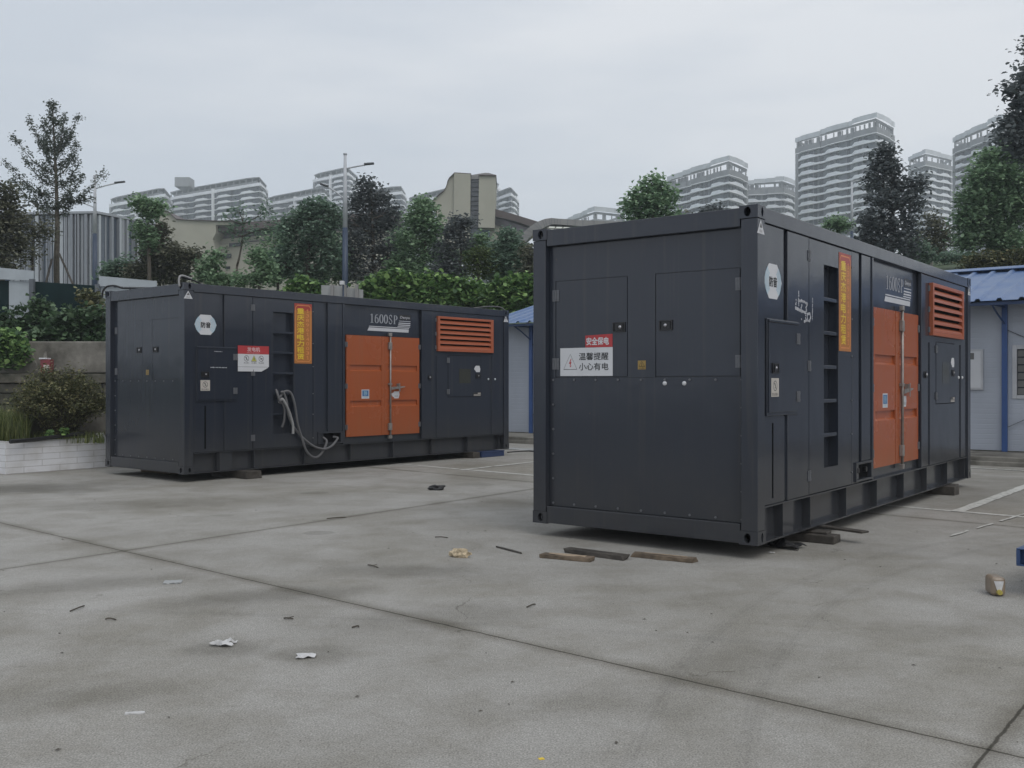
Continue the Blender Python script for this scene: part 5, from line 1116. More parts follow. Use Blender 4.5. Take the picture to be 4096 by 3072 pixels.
# tall open tree on the left: upswept branches with tufts
def open_tree():
    Y = 35.0; s = 1.85172 / 3937.7 * Y; b0 = P(121, 800, Y); gz = hgt(b0.x, Y); rg = np.random.default_rng(21)
    root = thing('tall_tree', (b0.x, Y, gz), 0, 'tall slender tree with upswept sparse branches against the sky, far left', 'tree', 'trees on the upper bank'); org = Vector((b0.x, Y, gz))
    q = lambda x, y, dy=0: P(x, y, Y) - org + Vector((0, dy, 0))
    mb = MB(); tr = [q(123, 612), q(122, 560), q(124, 500), q(123, 440), q(121, 380), q(118, 320), q(115, 260), q(114, 222)]; tr[0].z = -.2
    mb.tube(tr, [.11, .105, .09, .07, .055, .04, .022, .01], 8); pts = []
    br = [(122, 452, 215, 357), (122, 455, 170, 395), (122, 448, 60, 428), (122, 455, 78, 415), (122, 470, 150, 430), (123, 470, 40, 390), (122, 430, 28, 352), (121, 425, 190, 420), (121, 410, 162, 345), (121, 405, 62, 345), (121, 400, 155, 380), (121, 395, 80, 360),
          (120, 385, 165, 318), (120, 380, 45, 300), (120, 370, 155, 300), (119, 365, 72, 300), (119, 355, 150, 260), (119, 350, 65, 250), (118, 340, 158, 238), (118, 335, 85, 290), (117, 320, 160, 285), (117, 315, 92, 268), (116, 300, 150, 268), (116, 290, 98, 262), (115, 275, 135, 245), (115, 265, 104, 240), (114, 240, 118, 218), (114, 240, 110, 225), (121, 415, 40, 400), (122, 440, 175, 375)]
    for (x0, y0, x1, y1) in br:
        dy = rg.uniform(-1, 1) * abs(x1 - x0) * s * .8; a, e = q(x0, y0), q(x1, y1, dy); mid = (a + e) / 2 + Vector((0, 0, -.12 * (e - a).length)); pl = smooth_pts([a, mid, e], 6)
        mb.tube(pl, [.022 - .016 * i / (len(pl) - 1) for i in range(len(pl))], 5); ln_ = (e - a).length; k = int(12 + ln_ * 24)
        for i in range(k):
            f = rg.uniform(.22, 1.0); p = pl[min(int(f * (len(pl) - 1)), len(pl) - 1)]; c = np.array(p) + rg.normal(size=3) * (.05 + .05 * (1 - f))
            pts.append(c + rg.normal(size=(int(rg.integers(5, 10)), 3)) * .055)
    for i in range(70):
        f = rg.uniform(.35, 1); p = tr[min(int(f * 7), 7)]; pts.append(np.array(p) + rg.normal(size=(5, 3)) * np.array([.09, .09, .12]))
    mb.build('trunk', 'bark', root, smooth=True); leaves('crown', np.concatenate(pts), .074, 'leafpale', root, 5, jitter=.4)
open_tree()
def stakes():
    for i, (x0, y0, x1, y1, lab) in enumerate(((112, 560, 101, 604, 'dark support pole leaning on the tall slender tree, hoarding side'), (128, 548, 152, 602, 'dark support pole slanting away from the tall slender tree'))):
        a, b_ = P(x0, y0, 34.8), P(x1, y1, 34.2); g = hgt(b_.x, 34.2); dr = (b_ - a); k = (g - a.z) / dr.z; mb = MB(); mb.tube([a, a + dr * k], .04, 6); tag(mb.build('tree_stake', 'wooddark'), lab, 'stake', 'stakes propping the tall tree')
stakes()
T = tree
T('leafy_tree', 'dusty bushy tree at the far left edge', 8, 640, 33, [(4, 420, 26, 28, 500), (18, 470, 26, 35, 600), (-10, 510, 40, 45, 800), (35, 520, 22, 30, 350), (22, 570, 30, 30, 450), (-30, 450, 35, 45, 500)], .12, 'leafrust', 31, .85, .1)
T('leafy_tree', 'thin young tree right of the far left bushy tree', 70, 640, 34, [(60, 490, 22, 22, 180), (85, 505, 25, 22, 220), (70, 545, 28, 25, 220), (105, 495, 18, 18, 160)], .10, 'leafrust', 32, .75, .05)
T('plane_tree', 'tree with a green top and brownish lower crown beside the slatted building', 321, 640, 37, [(300, 440, 15, 18, 280), (322, 455, 20, 22, 420), (345, 448, 14, 12, 200), (305, 500, 22, 22, 320), (318, 520, 20, 30, 350)], .125, 'leafgreen', 33, .8, .09)
T('plane_tree', 'brownish wide tree spreading towards the cream wall', 345, 640, 38, [(350, 505, 22, 25, 450), (352, 550, 42, 34, 1100), (390, 560, 36, 26, 800), (418, 550, 18, 10, 220), (330, 585, 45, 30, 900), (375, 595, 35, 22, 600), (300, 590, 30, 24, 500)], .12, 'leafrust', 34, .9, .08)
T('shrub_tree', 'dark low tree in front of the right slats', 258, 640, 39, [(250, 585, 26, 20, 500), (232, 592, 15, 18, 260), (275, 575, 15, 18, 260)], .12, 'leafdeep', 35, 1, .06)
T('young_tree', 'light green young tree below the cream wall', 470, 640, 36, [(455, 575, 22, 26, 480), (470, 555, 14, 14, 200), (440, 600, 18, 14, 250), (490, 602, 20, 12, 260), (462, 605, 28, 14, 380)], .12, 'leafgreen', 36, .75, .06)
T('young_tree', 'thin open tree with bare ascending stems below the brown fascia', 512, 640, 37, [(490, 470, 9, 8, 30), (512, 455, 9, 14, 70), (530, 480, 10, 12, 70), (548, 500, 14, 14, 110), (500, 500, 12, 12, 60), (525, 520, 12, 12, 60), (575, 460, 14, 22, 110), (592, 500, 16, 16, 110)], .11, 'leafdeep', 37, .6, .06, fork_y=575)
T('young_tree', 'small green tree next to the big green tree', 560, 640, 35, [(556, 556, 16, 22, 300), (575, 585, 22, 24, 420), (550, 602, 20, 12, 260), (520, 608, 18, 10, 180)], .12, 'leafgreen', 38, .95, .07)
T('plane_tree', 'broad dark green tree left of the tall street lamp', 665, 640, 38.5, [(685, 450, 28, 24, 700), (655, 470, 30, 28, 800), (620, 495, 32, 30, 800), (690, 505, 42, 36, 1300), (640, 545, 48, 36, 1400), (715, 555, 32, 36, 900), (600, 570, 34, 30, 800), (660, 590, 50, 22, 1000), (722, 470, 18, 22, 350)], .13, 'leafdeep', 39, .7, .12)
T('plane_tree', 'dark purple-leaved tree right of the tall street lamp', 808, 640, 40, [(790, 405, 22, 22, 420), (812, 430, 30, 30, 800), (775, 440, 22, 26, 480), (845, 465, 22, 26, 480), (800, 485, 44, 38, 1300), (770, 535, 36, 40, 1000), (835, 545, 36, 38, 1000), (795, 590, 50, 24, 900), (752, 480, 14, 20, 200)], .13, 'leafpurple', 40, .62, .12)
T('plane_tree', 'green tree with a rounded top before the brown fascia', 918, 640, 39, [(915, 445, 22, 20, 500), (905, 475, 30, 26, 800), (935, 490, 24, 28, 600), (885, 520, 30, 32, 700), (925, 540, 34, 34, 900), (900, 585, 40, 24, 800), (862, 575, 25, 30, 500)], .125, 'leafgreen', 41, .9, .1)
T('plane_tree', 'dark purplish tree below the cream fin tower', 992, 640, 37, [(990, 482, 13, 15, 280), (1008, 480, 16, 11, 260), (978, 505, 22, 20, 480), (1000, 520, 20, 18, 380), (960, 545, 24, 26, 520), (985, 580, 32, 24, 600), (945, 590, 24, 20, 400)], .115, 'leafpurple', 42, .7, .07)
T('young_tree', 'small yellow-green sapling between the darker trees', 1033, 640, 35.5, [(1022, 560, 13, 18, 280), (1045, 552, 14, 16, 300), (1032, 585, 16, 18, 300), (1060, 580, 12, 16, 200)], .09, 'leafyellow', 43, 1, .04)
T('plane_tree', 'green tree below the blue glass box', 1030, 640, 38, [(1035, 525, 18, 22, 420), (1018, 545, 18, 18, 350), (1045, 550, 15, 18, 300)], .115, 'leafgreen', 44, 1, .07)
T('plane_tree', 'dark green tree left of the nearer container roof', 1095, 640, 36, [(1098, 512, 18, 16, 380), (1080, 535, 22, 22, 480), (1112, 545, 26, 26, 650), (1085, 570, 28, 26, 650), (1130, 575, 26, 28, 600), (1100, 600, 40, 16, 600)], .115, 'leafdeep', 45, .95, .09)
T('young_tree', 'olive tree half hidden by the nearer container post', 1142, 640, 34, [(1142, 545, 14, 20, 260), (1150, 575, 16, 24, 320), (1135, 600, 18, 14, 260)], .11, 'leafrust', 46, 1, .06)
T('plane_tree', 'green tree filling the gap left of the tall street lamp, under the higher crowns', 735, 640, 41, [(732, 540, 26, 30, 600), (745, 580, 34, 26, 700), (715, 600, 34, 16, 400)], .125, 'leafgreen', 47, .8, .08)
T('plane_tree', 'greyish green tree between the purple tree and the rounded green tree', 862, 640, 42, [(860, 520, 24, 30, 560), (872, 565, 34, 30, 760), (850, 600, 34, 16, 400)], .125, 'leafdeep', 48, .8, .08)
T('young_tree', 'light green tree below the fin tower, left of the yellow-green sapling', 968, 640, 41, [(962, 560, 24, 26, 460), (985, 600, 30, 16, 400), (948, 598, 22, 16, 260)], .115, 'leafgreen', 49, .85, .06)
T('young_tree', 'grey-green tree right of the yellow-green sapling', 1062, 640, 40, [(1066, 555, 16, 24, 300), (1060, 595, 24, 18, 340)], .115, 'leafdeep', 27, .85, .06)
T('plane_tree', 'grey-green tree beside the big dark tree, left of its trunk', 600, 640, 42, [(590, 530, 26, 30, 520), (612, 570, 34, 30, 700), (580, 600, 34, 16, 420)], .125, 'leafgreen', 28, .75, .08)
# right of the nearer container
T('plane_tree', 'round-leaved green tree showing over the nearer container roof', 1412, 560, 34, [(1410, 400, 20, 20, 300), (1385, 430, 22, 22, 330), (1440, 425, 20, 24, 280), (1410, 445, 30, 26, 450), (1365, 450, 17, 20, 240), (1385, 475, 34, 18, 350), (1445, 470, 26, 18, 260)], .135, 'leafgreen', 50, .95, .09)
T('plane_tree', 'low dark purple tree peeping over the container edge below the towers', 1542, 560, 36, [(1545, 455, 14, 9, 150), (1528, 465, 14, 8, 130), (1555, 470, 14, 8, 120)], .12, 'leafpurple', 51, 1, .05)
T('plane_tree', 'low olive bush-like tree peeping over the container beside the round-leaved one', 1490, 560, 36, [(1485, 475, 16, 9, 150)], .12, 'leafrust', 52, 1, .05)
T('plane_tree', 'conical dark purple-leaved tree before the tallest tower', 1925, 620, 36, [(1912, 325, 13, 16, 300), (1900, 350, 20, 20, 420), (1930, 365, 22, 20, 420), (1895, 390, 26, 24, 600), (1940, 400, 26, 22, 560), (1985, 395, 15, 18, 250), (1905, 435, 38, 26, 900), (1960, 440, 32, 28, 700), (1890, 480, 34, 30, 800), (1945, 490, 44, 30, 1000), (1885, 530, 36, 26, 800), (1945, 540, 44, 30, 900), (1870, 510, 18, 22, 300)], .13, 'leafpurple', 53, .55, .10)
T('young_tree', 'small olive tree with a pale trunk on the grass slope', 2012, 580, 40, [(2010, 475, 22, 20, 240), (2025, 500, 24, 22, 280), (1998, 515, 24, 22, 280), (2020, 535, 22, 16, 240), (2040, 515, 16, 18, 160)], .11, 'leafrust', 54, .9, .07, bark='barkpale', fork_y=545)
T('young_tree', 'small dark tree with a pale trunk beside the conical tree', 1985, 600, 38, [(1975, 530, 24, 18, 280), (1998, 550, 20, 14, 220), (1960, 555, 22, 14, 260)], .11, 'leafdeep', 55, 1, .06, bark='barkpale', fork_y=572)
T('plane_tree', 'big dense green tree at the right edge above the blue roof', 2165, 600, 35, [(2150, 345, 34, 24, 800), (2190, 335, 36, 24, 800), (2120, 385, 36, 28, 900), (2180, 385, 50, 34, 1500), (2100, 430, 38, 30, 1000), (2160, 440, 56, 38, 1700), (2085, 475, 34, 28, 800), (2145, 495, 56, 34, 1600), (2205, 450, 34, 50, 900), (2090, 520, 30, 20, 500), (2180, 530, 50, 26, 1100)], .13, 'leafgreen', 56, .75, .14)
T('drooping_tree', 'tall dark drooping-leaved tree cut by the right edge', 2245, 600, 31, [(2215, 110, 8, 26, 60), (2195, 190, 34, 12, 170), (2210, 215, 26, 14, 170), (2222, 170, 22, 34, 260), (2195, 270, 30, 30, 420), (2225, 250, 26, 40, 420), (2175, 300, 24, 10, 130), (2215, 320, 34, 26, 420), (2250, 300, 40, 60, 600), (2262, 160, 40, 80, 600)], .15, 'leafpurple', 57, .75, .13, cl=.2)
T('shrub', 'low bush on the grass slope left of the lamp, above the container roof edge', 1808, 520, 40, [(1806, 482, 16, 12, 240), (1822, 490, 14, 10, 180), (1790, 492, 12, 8, 140)], .11, 'leafgreen', 58, 1, .04, grp='shrubs on the slope', cat='shrub')
T('shrub', 'flowering pale shrub row under the big right tree', 2150, 600, 33, [(2098, 572, 18, 15, 300), (2125, 565, 24, 20, 460), (2160, 568, 26, 20, 480), (2195, 566, 26, 24, 460), (2225, 560, 26, 26, 360)], .10, 'leafbush', 59, 1, .04, grp='shrubs on the slope', cat='shrub')
T('hedge', 'dark clipped hedge on top of the grass slope', 2040, 560, 44, [(2030, 556, 24, 9, 420), (2065, 555, 24, 9, 420), (2095, 556, 20, 10, 300), (2000, 560, 20, 9, 300)], .10, 'leafdeep', 60, 1, .03, grp='shrubs on the slope', cat='hedge')
# railing on the slope
def railing():
    t = thing('railing', (0, 0, 0), 0, 'thin dark railing on the slope before the apartment towers', 'railing'); Y = 47.0
    a, b_ = P(1890, 541, Y), P(2150, 523, Y); mb = MB(); mb.tube([a, b_], .04, 5); mb.tube([a - Vector((0, 0, .55)), b_ - Vector((0, 0, .55))], .03, 5); mb.build('rail', 'apwall', t)
    for i in range(8):
        p = a + (b_ - a) * (i / 7); mb = MB(); mb.tube([(p.x, p.y, hgt(p.x, p.y)), p], .04, 5); mb.build('railing_post', 'apwall', t)
railing()

# vine mounds and creepers
def vine(label, Y, blobs, leaf, m, seed, cat='creeper', grp='leafy creepers along the bank', name='creeper', cl=.12, thick=.6):
    rg = np.random.default_rng(seed); s = 1.85172 / 3937.7 * Y; allp = []
    x0 = np.mean([b[0] for b in blobs]); c0 = P(x0, 700, Y); org = np.array((c0.x, Y, hgt(c0.x, Y)))
    for (x, y, rx, ry, n) in blobs:
        c = np.array(P(x, y, Y)) - org; allp.append(blob_points(rg, c, (rx * s, max(rx, ry) * s * thick, ry * s), n, 6, cl, .7))
    o = leaves(name, np.concatenate(allp), leaf, m, None, seed, flat_=.5, asp=.85); o.location = org; tag(o, label, cat, grp); return o
vine('tall bright creeper mound nearest the panel wall', 32, [(810, 625, 28, 28, 700), (845, 615, 40, 30, 1100), (880, 635, 34, 30, 800), (830, 650, 50, 20, 700)], .17, 'leafvine', 61)
vine('wide bright creeper mound in the middle of the bank', 32, [(920, 620, 36, 28, 900), (955, 625, 36, 28, 900), (935, 650, 60, 22, 900), (985, 640, 24, 24, 450)], .17, 'leafvine', 62)
vine('lower creeper mound left of the blue hut roof', 32, [(1005, 630, 30, 26, 700), (1040, 640, 34, 24, 750), (1020, 655, 50, 20, 700)], .17, 'leafvine', 63)
vine('creeper mound overhanging the blue hut roof', 31, [(1085, 632, 34, 28, 800), (1125, 625, 34, 30, 900), (1110, 655, 50, 24, 900), (1160, 635, 30, 34, 600)], .17, 'leafvine', 64)
vine('small separate creeper mound left of the panel wall', 32, [(650, 620, 24, 20, 450), (678, 625, 18, 20, 350), (640, 640, 30, 16, 350)], .16, 'leafvine', 65)
vine('dull creeper climbing the dark green hoarding', 27.3, [(90, 672, 17, 24, 240), (65, 702, 40, 18, 300), (100, 710, 34, 22, 340), (35, 672, 20, 10, 70), (78, 655, 10, 14, 60), (10, 705, 40, 16, 320), (-20, 690, 30, 16, 200)], .14, 'leafvinedark', 66)
vine('layered creeper clump spilling over the retaining wall', 26.4, [(140, 690, 26, 18, 340), (175, 692, 28, 22, 420), (150, 715, 40, 18, 420), (195, 726, 30, 14, 320), (208, 688, 18, 30, 280), (100, 728, 30, 10, 200), (70, 735, 22, 9, 110), (208, 748, 14, 14, 110), (165, 742, 22, 8, 110)], .15, 'leafvinedark', 67)
vine('bright vine draped over the wing wall at the left edge', 24.6, [(15, 735, 26, 16, 520), (-5, 750, 24, 22, 420), (38, 745, 14, 14, 220), (5, 775, 36, 16, 180), (40, 770, 22, 22, 90)], .13, 'leafvine', 68)
vine('pale brown withered weeds beside the green hoarding sheet', 27.2, [(200, 655, 18, 22, 160), (185, 640, 14, 16, 90), (222, 670, 16, 30, 200)], .12, 'leafbush', 69, 'weeds')

# the rounded bush and grasses in the planter
def bush():
    Y = 17.6; rg = np.random.default_rng(71); s = 1.85172 / 3937.7 * Y; b0 = P(130, 945, Y); root = thing('bush', (b0.x, Y, .46), 0, 'rounded olive bush growing in the tiled planter', 'bush'); org = Vector((b0.x, Y, .46)); mb = MB(); pts = []
    for i in range(260):
        a = rg.uniform(0, 2 * PI); u = math.sqrt(rg.random()); x = math.cos(a) * u; y = math.sin(a) * u; dome_ = math.sqrt(max(0, 1 - u * u * .85)); rz = (.62 + .38 * rg.random())
        e = Vector((x * 104 * s, y * .75, (.2 + 1.0 * dome_ * rz) * 140 * s)); st = Vector((x * .12, y * .12, -.03)); mid = Vector((e.x * .45, e.y * .45, e.z * .6)); pl = smooth_pts([st, mid, e], 6)
        mb.tube(pl, [.010 - .008 * k / 12 for k in range(13)], 4, False)
        for f in range(3, 13):
            k = 4 if f < 8 else 9; pts.append(np.array(pl[f]) + rg.normal(size=(k, 3)) * .045)
    mb.build('stems', 'bark', root); leaves('foliage', np.concatenate(pts), .05, 'leafbush', root, 72, asp=.45, jitter=.4)
bush()
def grass(label, x0, x1, Y0, Y1, zb, hmin, hmax, n, seed, m='grass', name='grass_tuft'):
    rg = np.random.default_rng(seed); mb = MB()
    for i in range(n):
        f = rg.random(); Y = Y0 + (Y1 - Y0) * rg.random(); c = P(x0 + (x1 - x0) * f, 940, Y); h = rg.uniform(hmin, hmax); a = rg.uniform(0, 2 * PI); ln_ = rg.uniform(.1, .5) * h; w_ = rg.uniform(.004, .008)
        d_ = Vector((math.cos(a), math.sin(a), 0)); n_ = Vector((-d_.y, d_.x, 0)) * w_; p = Vector((c.x, Y, zb)); q = p + d_ * ln_ * .35 + Vector((0, 0, h * .65)); t_ = p + d_ * ln_ + Vector((0, 0, h))
        mb.add([p - n_, p + n_, q + n_ * .8, q - n_ * .8, t_], [(0, 1, 2, 3), (3, 2, 4)])
    tag(mb.build(name, m), label, 'grass', kind='stuff')
grass('tall yellow-green grass in the left part of the planter', -30, 62, 16.9, 18.6, .46, .2, .62, 2600, 81)
grass('short grass and weeds under the planter bush', 50, 225, 17.0, 18.2, .46, .06, .22, 1100, 82)
grass('grey dry grass behind the planter', -40, 120, 19.0, 21.0, .0, .5, 1.25, 900, 83)
for i, (x, y, lab) in enumerate(((100, 938, 'broad-leaved weed at the planter edge left of the bush stems'), (140, 930, 'broad-leaved weed under the middle of the bush'))):
    vine(lab, 16.9, [(x, y, 10, 4, 24)], .09, 'leafvine', 90 + i, 'weed', 'weeds in the planter', 'weed', .03)
b0 = P(219, 938, 17.5); mb = MB()
rg = np.random.default_rng(7)
for i in range(9): mb.tube([(b0.x + rg.uniform(-.06, .06), 17.5 + rg.uniform(-.03, .03), .53), (b0.x + rg.uniform(-.09, .09), 17.5, .56 + rg.uniform(0, .06))], .012, 5)
tag(mb.build('white_litter', 'paper'), 'white crumpled litter on the planter edge by the container', 'litter')

# ------------------------------------------------------------------ buildings behind
def slatted():
    Y = 60.0; c = P(209, 454, Y); t = thing('slatted_building', (c.x, Y, 0), 0, 'building clad in grey and white vertical slats of mixed widths', 'building'); zt = c.z
    rg = random.Random(9); l_dir = Vector((-1, .10, 0)).normalized(); r_dir = Vector((.43, .90, 0)).normalized()
    mb = MB(); ll_, rl = 19.0, 4.2; a = l_dir * ll_; b_ = r_dir * rl; mb.prism([Vector((0, 0, 4)), a + Vector((0, 0, 4)), a + b_ + Vector((0, 0, 4)), b_ + Vector((0, 0, 4))], (0, 0, zt - 4.0 - .25)); mb.build('core_glazing', 'darkglass', t)
    cols = ['slatgrey', 'slatwhite', 'slatdark', 'slatmid', 'slatglass']
    for dname, d_, ln_, outw in (('left', l_dir, ll_, Vector((0, -1, 0))), ('right', r_dir, rl, Vector((.9, -.43, 0)))):
        prof = [(0.0, .02, 0)]; x = .02                 # one folded sheet: (along, out, material of the strip that starts here)
        while x < ln_:
            wd = rg.choice([.05, .07, .11, .16, .22]); dep = rg.choice([.10, .16, .24, .30])
            k = rg.choices(range(4), [5, 2, 2, 4] if dname == 'left' else [3, 4, 1, 2])[0]; gap = rg.choice([.04, .06, .10, .15] if dname == 'left' else [.08, .2, .3, .4])
            prof += [(x, dep, k), (x + wd, dep, k), (x + wd, .04, 4), (x + wd + gap, .04, k)]; x += wd + gap
        vs = []; fs = []; ms = []
        for a2, o2, k in prof:
            p = d_ * a2 + outw * o2; vs += [(p.x, p.y, 4.0), (p.x, p.y, zt - .28)]
        for q in range(len(prof) - 1): fs.append((2 * q, 2 * q + 2, 2 * q + 3, 2 * q + 1)); ms.append(prof[q][2])
        me = bpy.data.meshes.new('slat_cladding'); me.from_pydata(vs, [], fs); me.update()
        for k in cols: me.materials.append(M[k])
        me.polygons.foreach_set('material_index', ms); link('slat_cladding', me, None, t)
    mb = MB(); e = .3; mb.prism([Vector((.1, -e, zt - .24)), a + Vector((-e, -e, zt - .24)), a + b_ + Vector((-e, e, zt - .24)), b_ + Vector((e, e, zt - .24))], (0, 0, .14)); mb.build('roof_edge', 'slatmid', t)
    mb = MB()
    for z in (6.3, 8.6): mb.prism([Vector((0, 0, z)) + Vector((.03, -.02, 0)), b_ + Vector((.03, -.02, z)), b_ + Vector((.06, -.05, z)), Vector((.06, -.05, z))], (0, 0, .15))
    mb.build('floor_band', 'apwall', t)
slatted()

BY = 130.0
def Q(px, py, Y=BY):   # crop (1680,650) x 3.6875
    return P((1680 + px / 3.6875) / 1.85172, (650 + py / 3.6875) / 1.85172, Y)
def Q3(px, py, Y=BY):  # crop (600,780) x 3.949
    return P((600 + px / 3.949) / 1.85172, (780 + py / 3.949) / 1.85172, Y)
def hall():
    t = thing('cultural_hall', (0, 0, 0), 0, 'cream hall with a curved fin tower, dark glass slot and brown roof fascia', 'hall')
    def pz(name, f, pts, m, dep, dy=0.0):
        mb = MB(); mb.prism([f(x, y, BY + dy) for x, y in pts], (0, dep, 0)); return mb.build(name, m, t)
    pz('fin_wall', Q, [(185, 565), (300, 455), (352, 420), (385, 370), (402, 320), (412, 275), (432, 235), (510, 158), (740, 172), (735, 1300), (255, 1300), (250, 640), (185, 640)], 'cream', 9)
    mb = MB(); edge = [(178, 562), (295, 450), (346, 414), (378, 365), (394, 318), (404, 270), (426, 226), (506, 145), (754, 160)]
    for (x0, y0), (x1, y1) in zip(edge[:-1], edge[1:]): mb.prism([Q(x0, y0, BY - .3), Q(x1, y1, BY - .3), Q(x1, y1 + 13, BY - .3), Q(x0, y0 + 13, BY - .3)], (0, 9.6, 0))
    mb.build('fin_coping', 'brownroof', t)
    mb = MB(); mb.prism([Q(x, y, BY + .02) for x, y in ((505, 165), (748, 180), (738, 1290), (495, 1290))], (0, -.35, 0)); mb.build('fin_front', 'cream', t)
    pz('glass_slot', Q, [(752, 240), (868, 240), (860, 960), (735, 960)], 'darkglass', 4, 1.2)
    for i in range(9):
        y = 285 + i * 69; pz('glazing_bar', Q, [(750, y), (868, y), (868, y + 5), (750, y + 5)], 'apwall', .2, .95)
    pz('rounded_roof', Q, [(752, 185), (870, 165), (960, 152), (1020, 154), (1080, 172), (1125, 185), (870, 245), (752, 245)], 'canopy', 6, .9)
    pz('side_slab', Q, [(870, 190), (1118, 190), (1100, 965), (862, 958)], 'cream', 8, -.2)
    mb = MB(); mb.prism([Q(862, 178, BY - .5), Q(1126, 182, BY - .5), Q(1126, 194, BY - .5), Q(862, 191, BY - .5)], (0, 8.5, 0)); mb.build('slab_coping', 'brownroof', t)
    mb = MB(); mb.prism([Q(862, 962, BY - .18), Q(1100, 968, BY - .18), Q(1030, 1005, BY + 3), Q(862, 1000, BY + 3)], (0, 0, .15)); mb.build('slab_soffit', 'brownroof', t)
    gb = pz('glass_box', Q, [(700, 905), (1025, 980), (1025, 1230), (700, 1230)], 'blueglass', 5, 2.0)
    mb = MB()
    for x in (785, 860, 940): mb.prism([Q(x, 900, BY + 1.9), Q(x + 4, 900, BY + 1.9), Q(x + 4, 1230, BY + 1.9), Q(x, 1230, BY + 1.9)], (0, .09, 0))
    for y in (1022, 1094, 1160): mb.prism([Q(700, y - 8, BY + 1.8), Q(1025, y, BY + 1.8), Q(1025, y + 4, BY + 1.8), Q(700, y - 4, BY + 1.8)], (0, .09, 0))
    mb.build('mullions', 'apwall', gb)
    pz('right_wall', Q, [(1030, 915), (1120, 915), (1560, 1035), (1560, 1400), (1030, 1400)], 'cream', 6, 2.5)
    pz('stone_band', Q, [(1105, 810), (1600, 960), (1560, 1035), (1105, 915)], 'mural', 5, 2.2)
    pz('roof_fascia', Q, [(1100, 683), (1400, 768), (1740, 872), (1640, 945), (1400, 862), (1100, 792)], 'brownroof', 6, 1.4)
    pz('dark_opening', Q, [(1380, 1060), (1490, 1085), (1440, 1150), (1400, 1110)], 'apwall', .3, 2.3)
    # long left wing
    pz('left_wall', Q3, [(80, 250), (270, 258), (340, 320), (412, 385), (1300, 412), (1300, 470), (1040, 470), (1040, 600), (990, 700), (1090, 1130), (1150, 1500), (80, 1500)], 'cream', 10, -3)
    mb = MB(); edge = [(80, 236), (272, 246), (345, 312), (415, 376), (900, 398), (1420, 410)]
    for (x0, y0), (x1, y1) in zip(edge[:-1], edge[1:]): mb.prism([Q3(x0, y0, BY - 3.3), Q3(x1, y1, BY - 3.3), Q3(x1, y1 + 11, BY - 3.3), Q3(x0, y0 + 11, BY - 3.3)], (0, 10.6, 0))
    mb.build('wall_coping', 'brownroof', t)
    pz('roof_fascia', Q3, [(1040, 465), (1420, 432), (2050, 388), (2950, 320), (3900, 240), (3900, 395), (2950, 430), (2000, 500), (1340, 560), (1040, 580), (1020, 620), (1020, 520)], 'brownroof', 8, -2)
    pz('stone_band', Q3, [(1085, 590), (1640, 560), (3900, 430), (3900, 540), (1640, 640), (1080, 690)], 'mural', 6, .5)
    pz('left_wing', Q3, [(985, 705), (1890, 632), (3900, 520), (3900, 1500), (1090, 1500), (1090, 1140), (1000, 800)], 'cream', 6, 0)
    for pts in ([(1000, 775), (1240, 770), (1240, 820), (1005, 825)], [(1250, 762), (1460, 745), (1460, 800), (1250, 820)], [(1040, 940), (1280, 925), (1280, 990), (1110, 1002), (1050, 1002)], [(1090, 1140), (1260, 1125), (1260, 1165), (1090, 1175)], [(1465, 735), (1900, 700), (1900, 712), (1465, 748)]):
        pz('window', Q3, pts, 'apdark', .4, -.25)
    pz('blind_panel', Q3, [(1020, 782), (1240, 772), (1245, 818), (1022, 828)], 'cream', .2, -.5); pz('blind_panel', Q3, [(1065, 950), (1108, 948), (1110, 998), (1068, 998)], 'cream', .2, -.5)
hall()
def canopy():
    t = thing('arched_canopy', (0, 0, 0), 0, 'arched grey panel canopy with skylight panes behind the nearer container', 'canopy'); Y = 110.0
    q = lambda x, y, dy=0.0: Q(x, y, Y + dy)
    top_ = [(1410, 1260), (1440, 1150), (1510, 1050), (1600, 960), (1720, 880), (1840, 832), (1940, 818), (2065, 830), (2400, 850), (2900, 872), (3550, 900)]
    low = [(1500, 1265), (1560, 1165), (1640, 1090), (1720, 1030), (1800, 978), (1870, 940), (1940, 912), (2065, 915), (2400, 940), (2900, 968), (3550, 995)]
    mb = MB()
    for i in range(len(top_) - 1): mb.prism([q(*top_[i]), q(*top_[i + 1]), q(*low[i + 1]), q(*low[i])], (0, 2.5, 0))
    mb.build('arch_fascia', 'canopy', t)
    mb = MB()
    for i in range(len(top_) - 1):
        for f in (0.0, .33, .66):
            if i < 6 and f == .33: continue
            a = [top_[i][k] + (top_[i + 1][k] - top_[i][k]) * f for k in (0, 1)]; b_ = [low[i][k] + (low[i + 1][k] - low[i][k]) * f for k in (0, 1)]; mb.prism([q(a[0], a[1], -.04), q(a[0] + 5, a[1], -.04), q(b_[0] + 5, b_[1], -.04), q(b_[0], b_[1], -.04)], (0, .03, 0))
    mb.build('panel_joints', 'apwall', t)
    mb = MB(); mb.prism([q(1900, 935, 2), q(2300, 945, 2), q(2060, 1060, -6), q(1850, 1010, -6)], (0, 0, .1)); mb.build('skylight_frame', 'stone', t)
    for r_ in range(3):
        for c_ in range(3):
            x = 1905 + c_ * 105 - r_ * 22 + 8; y = 943 + r_ * 34 + c_ * 4; mb = MB(); mb.prism([q(x, y, -6.4), q(x + 84, y + 4, -6.4), q(x + 66, y + 24, -6.6), q(x - 16, y + 20, -6.6)], (0, .06, 0)); mb.build('skylight_pane', 'skylight', t)
    mb = MB(); mb.prism([q(2900, 866, -1), q(3800, 880, -1), q(3800, 1010, -1), q(2900, 985, -1)], (0, 4, 0)); mb.build('end_cladding', 'canopy', t)
canopy()

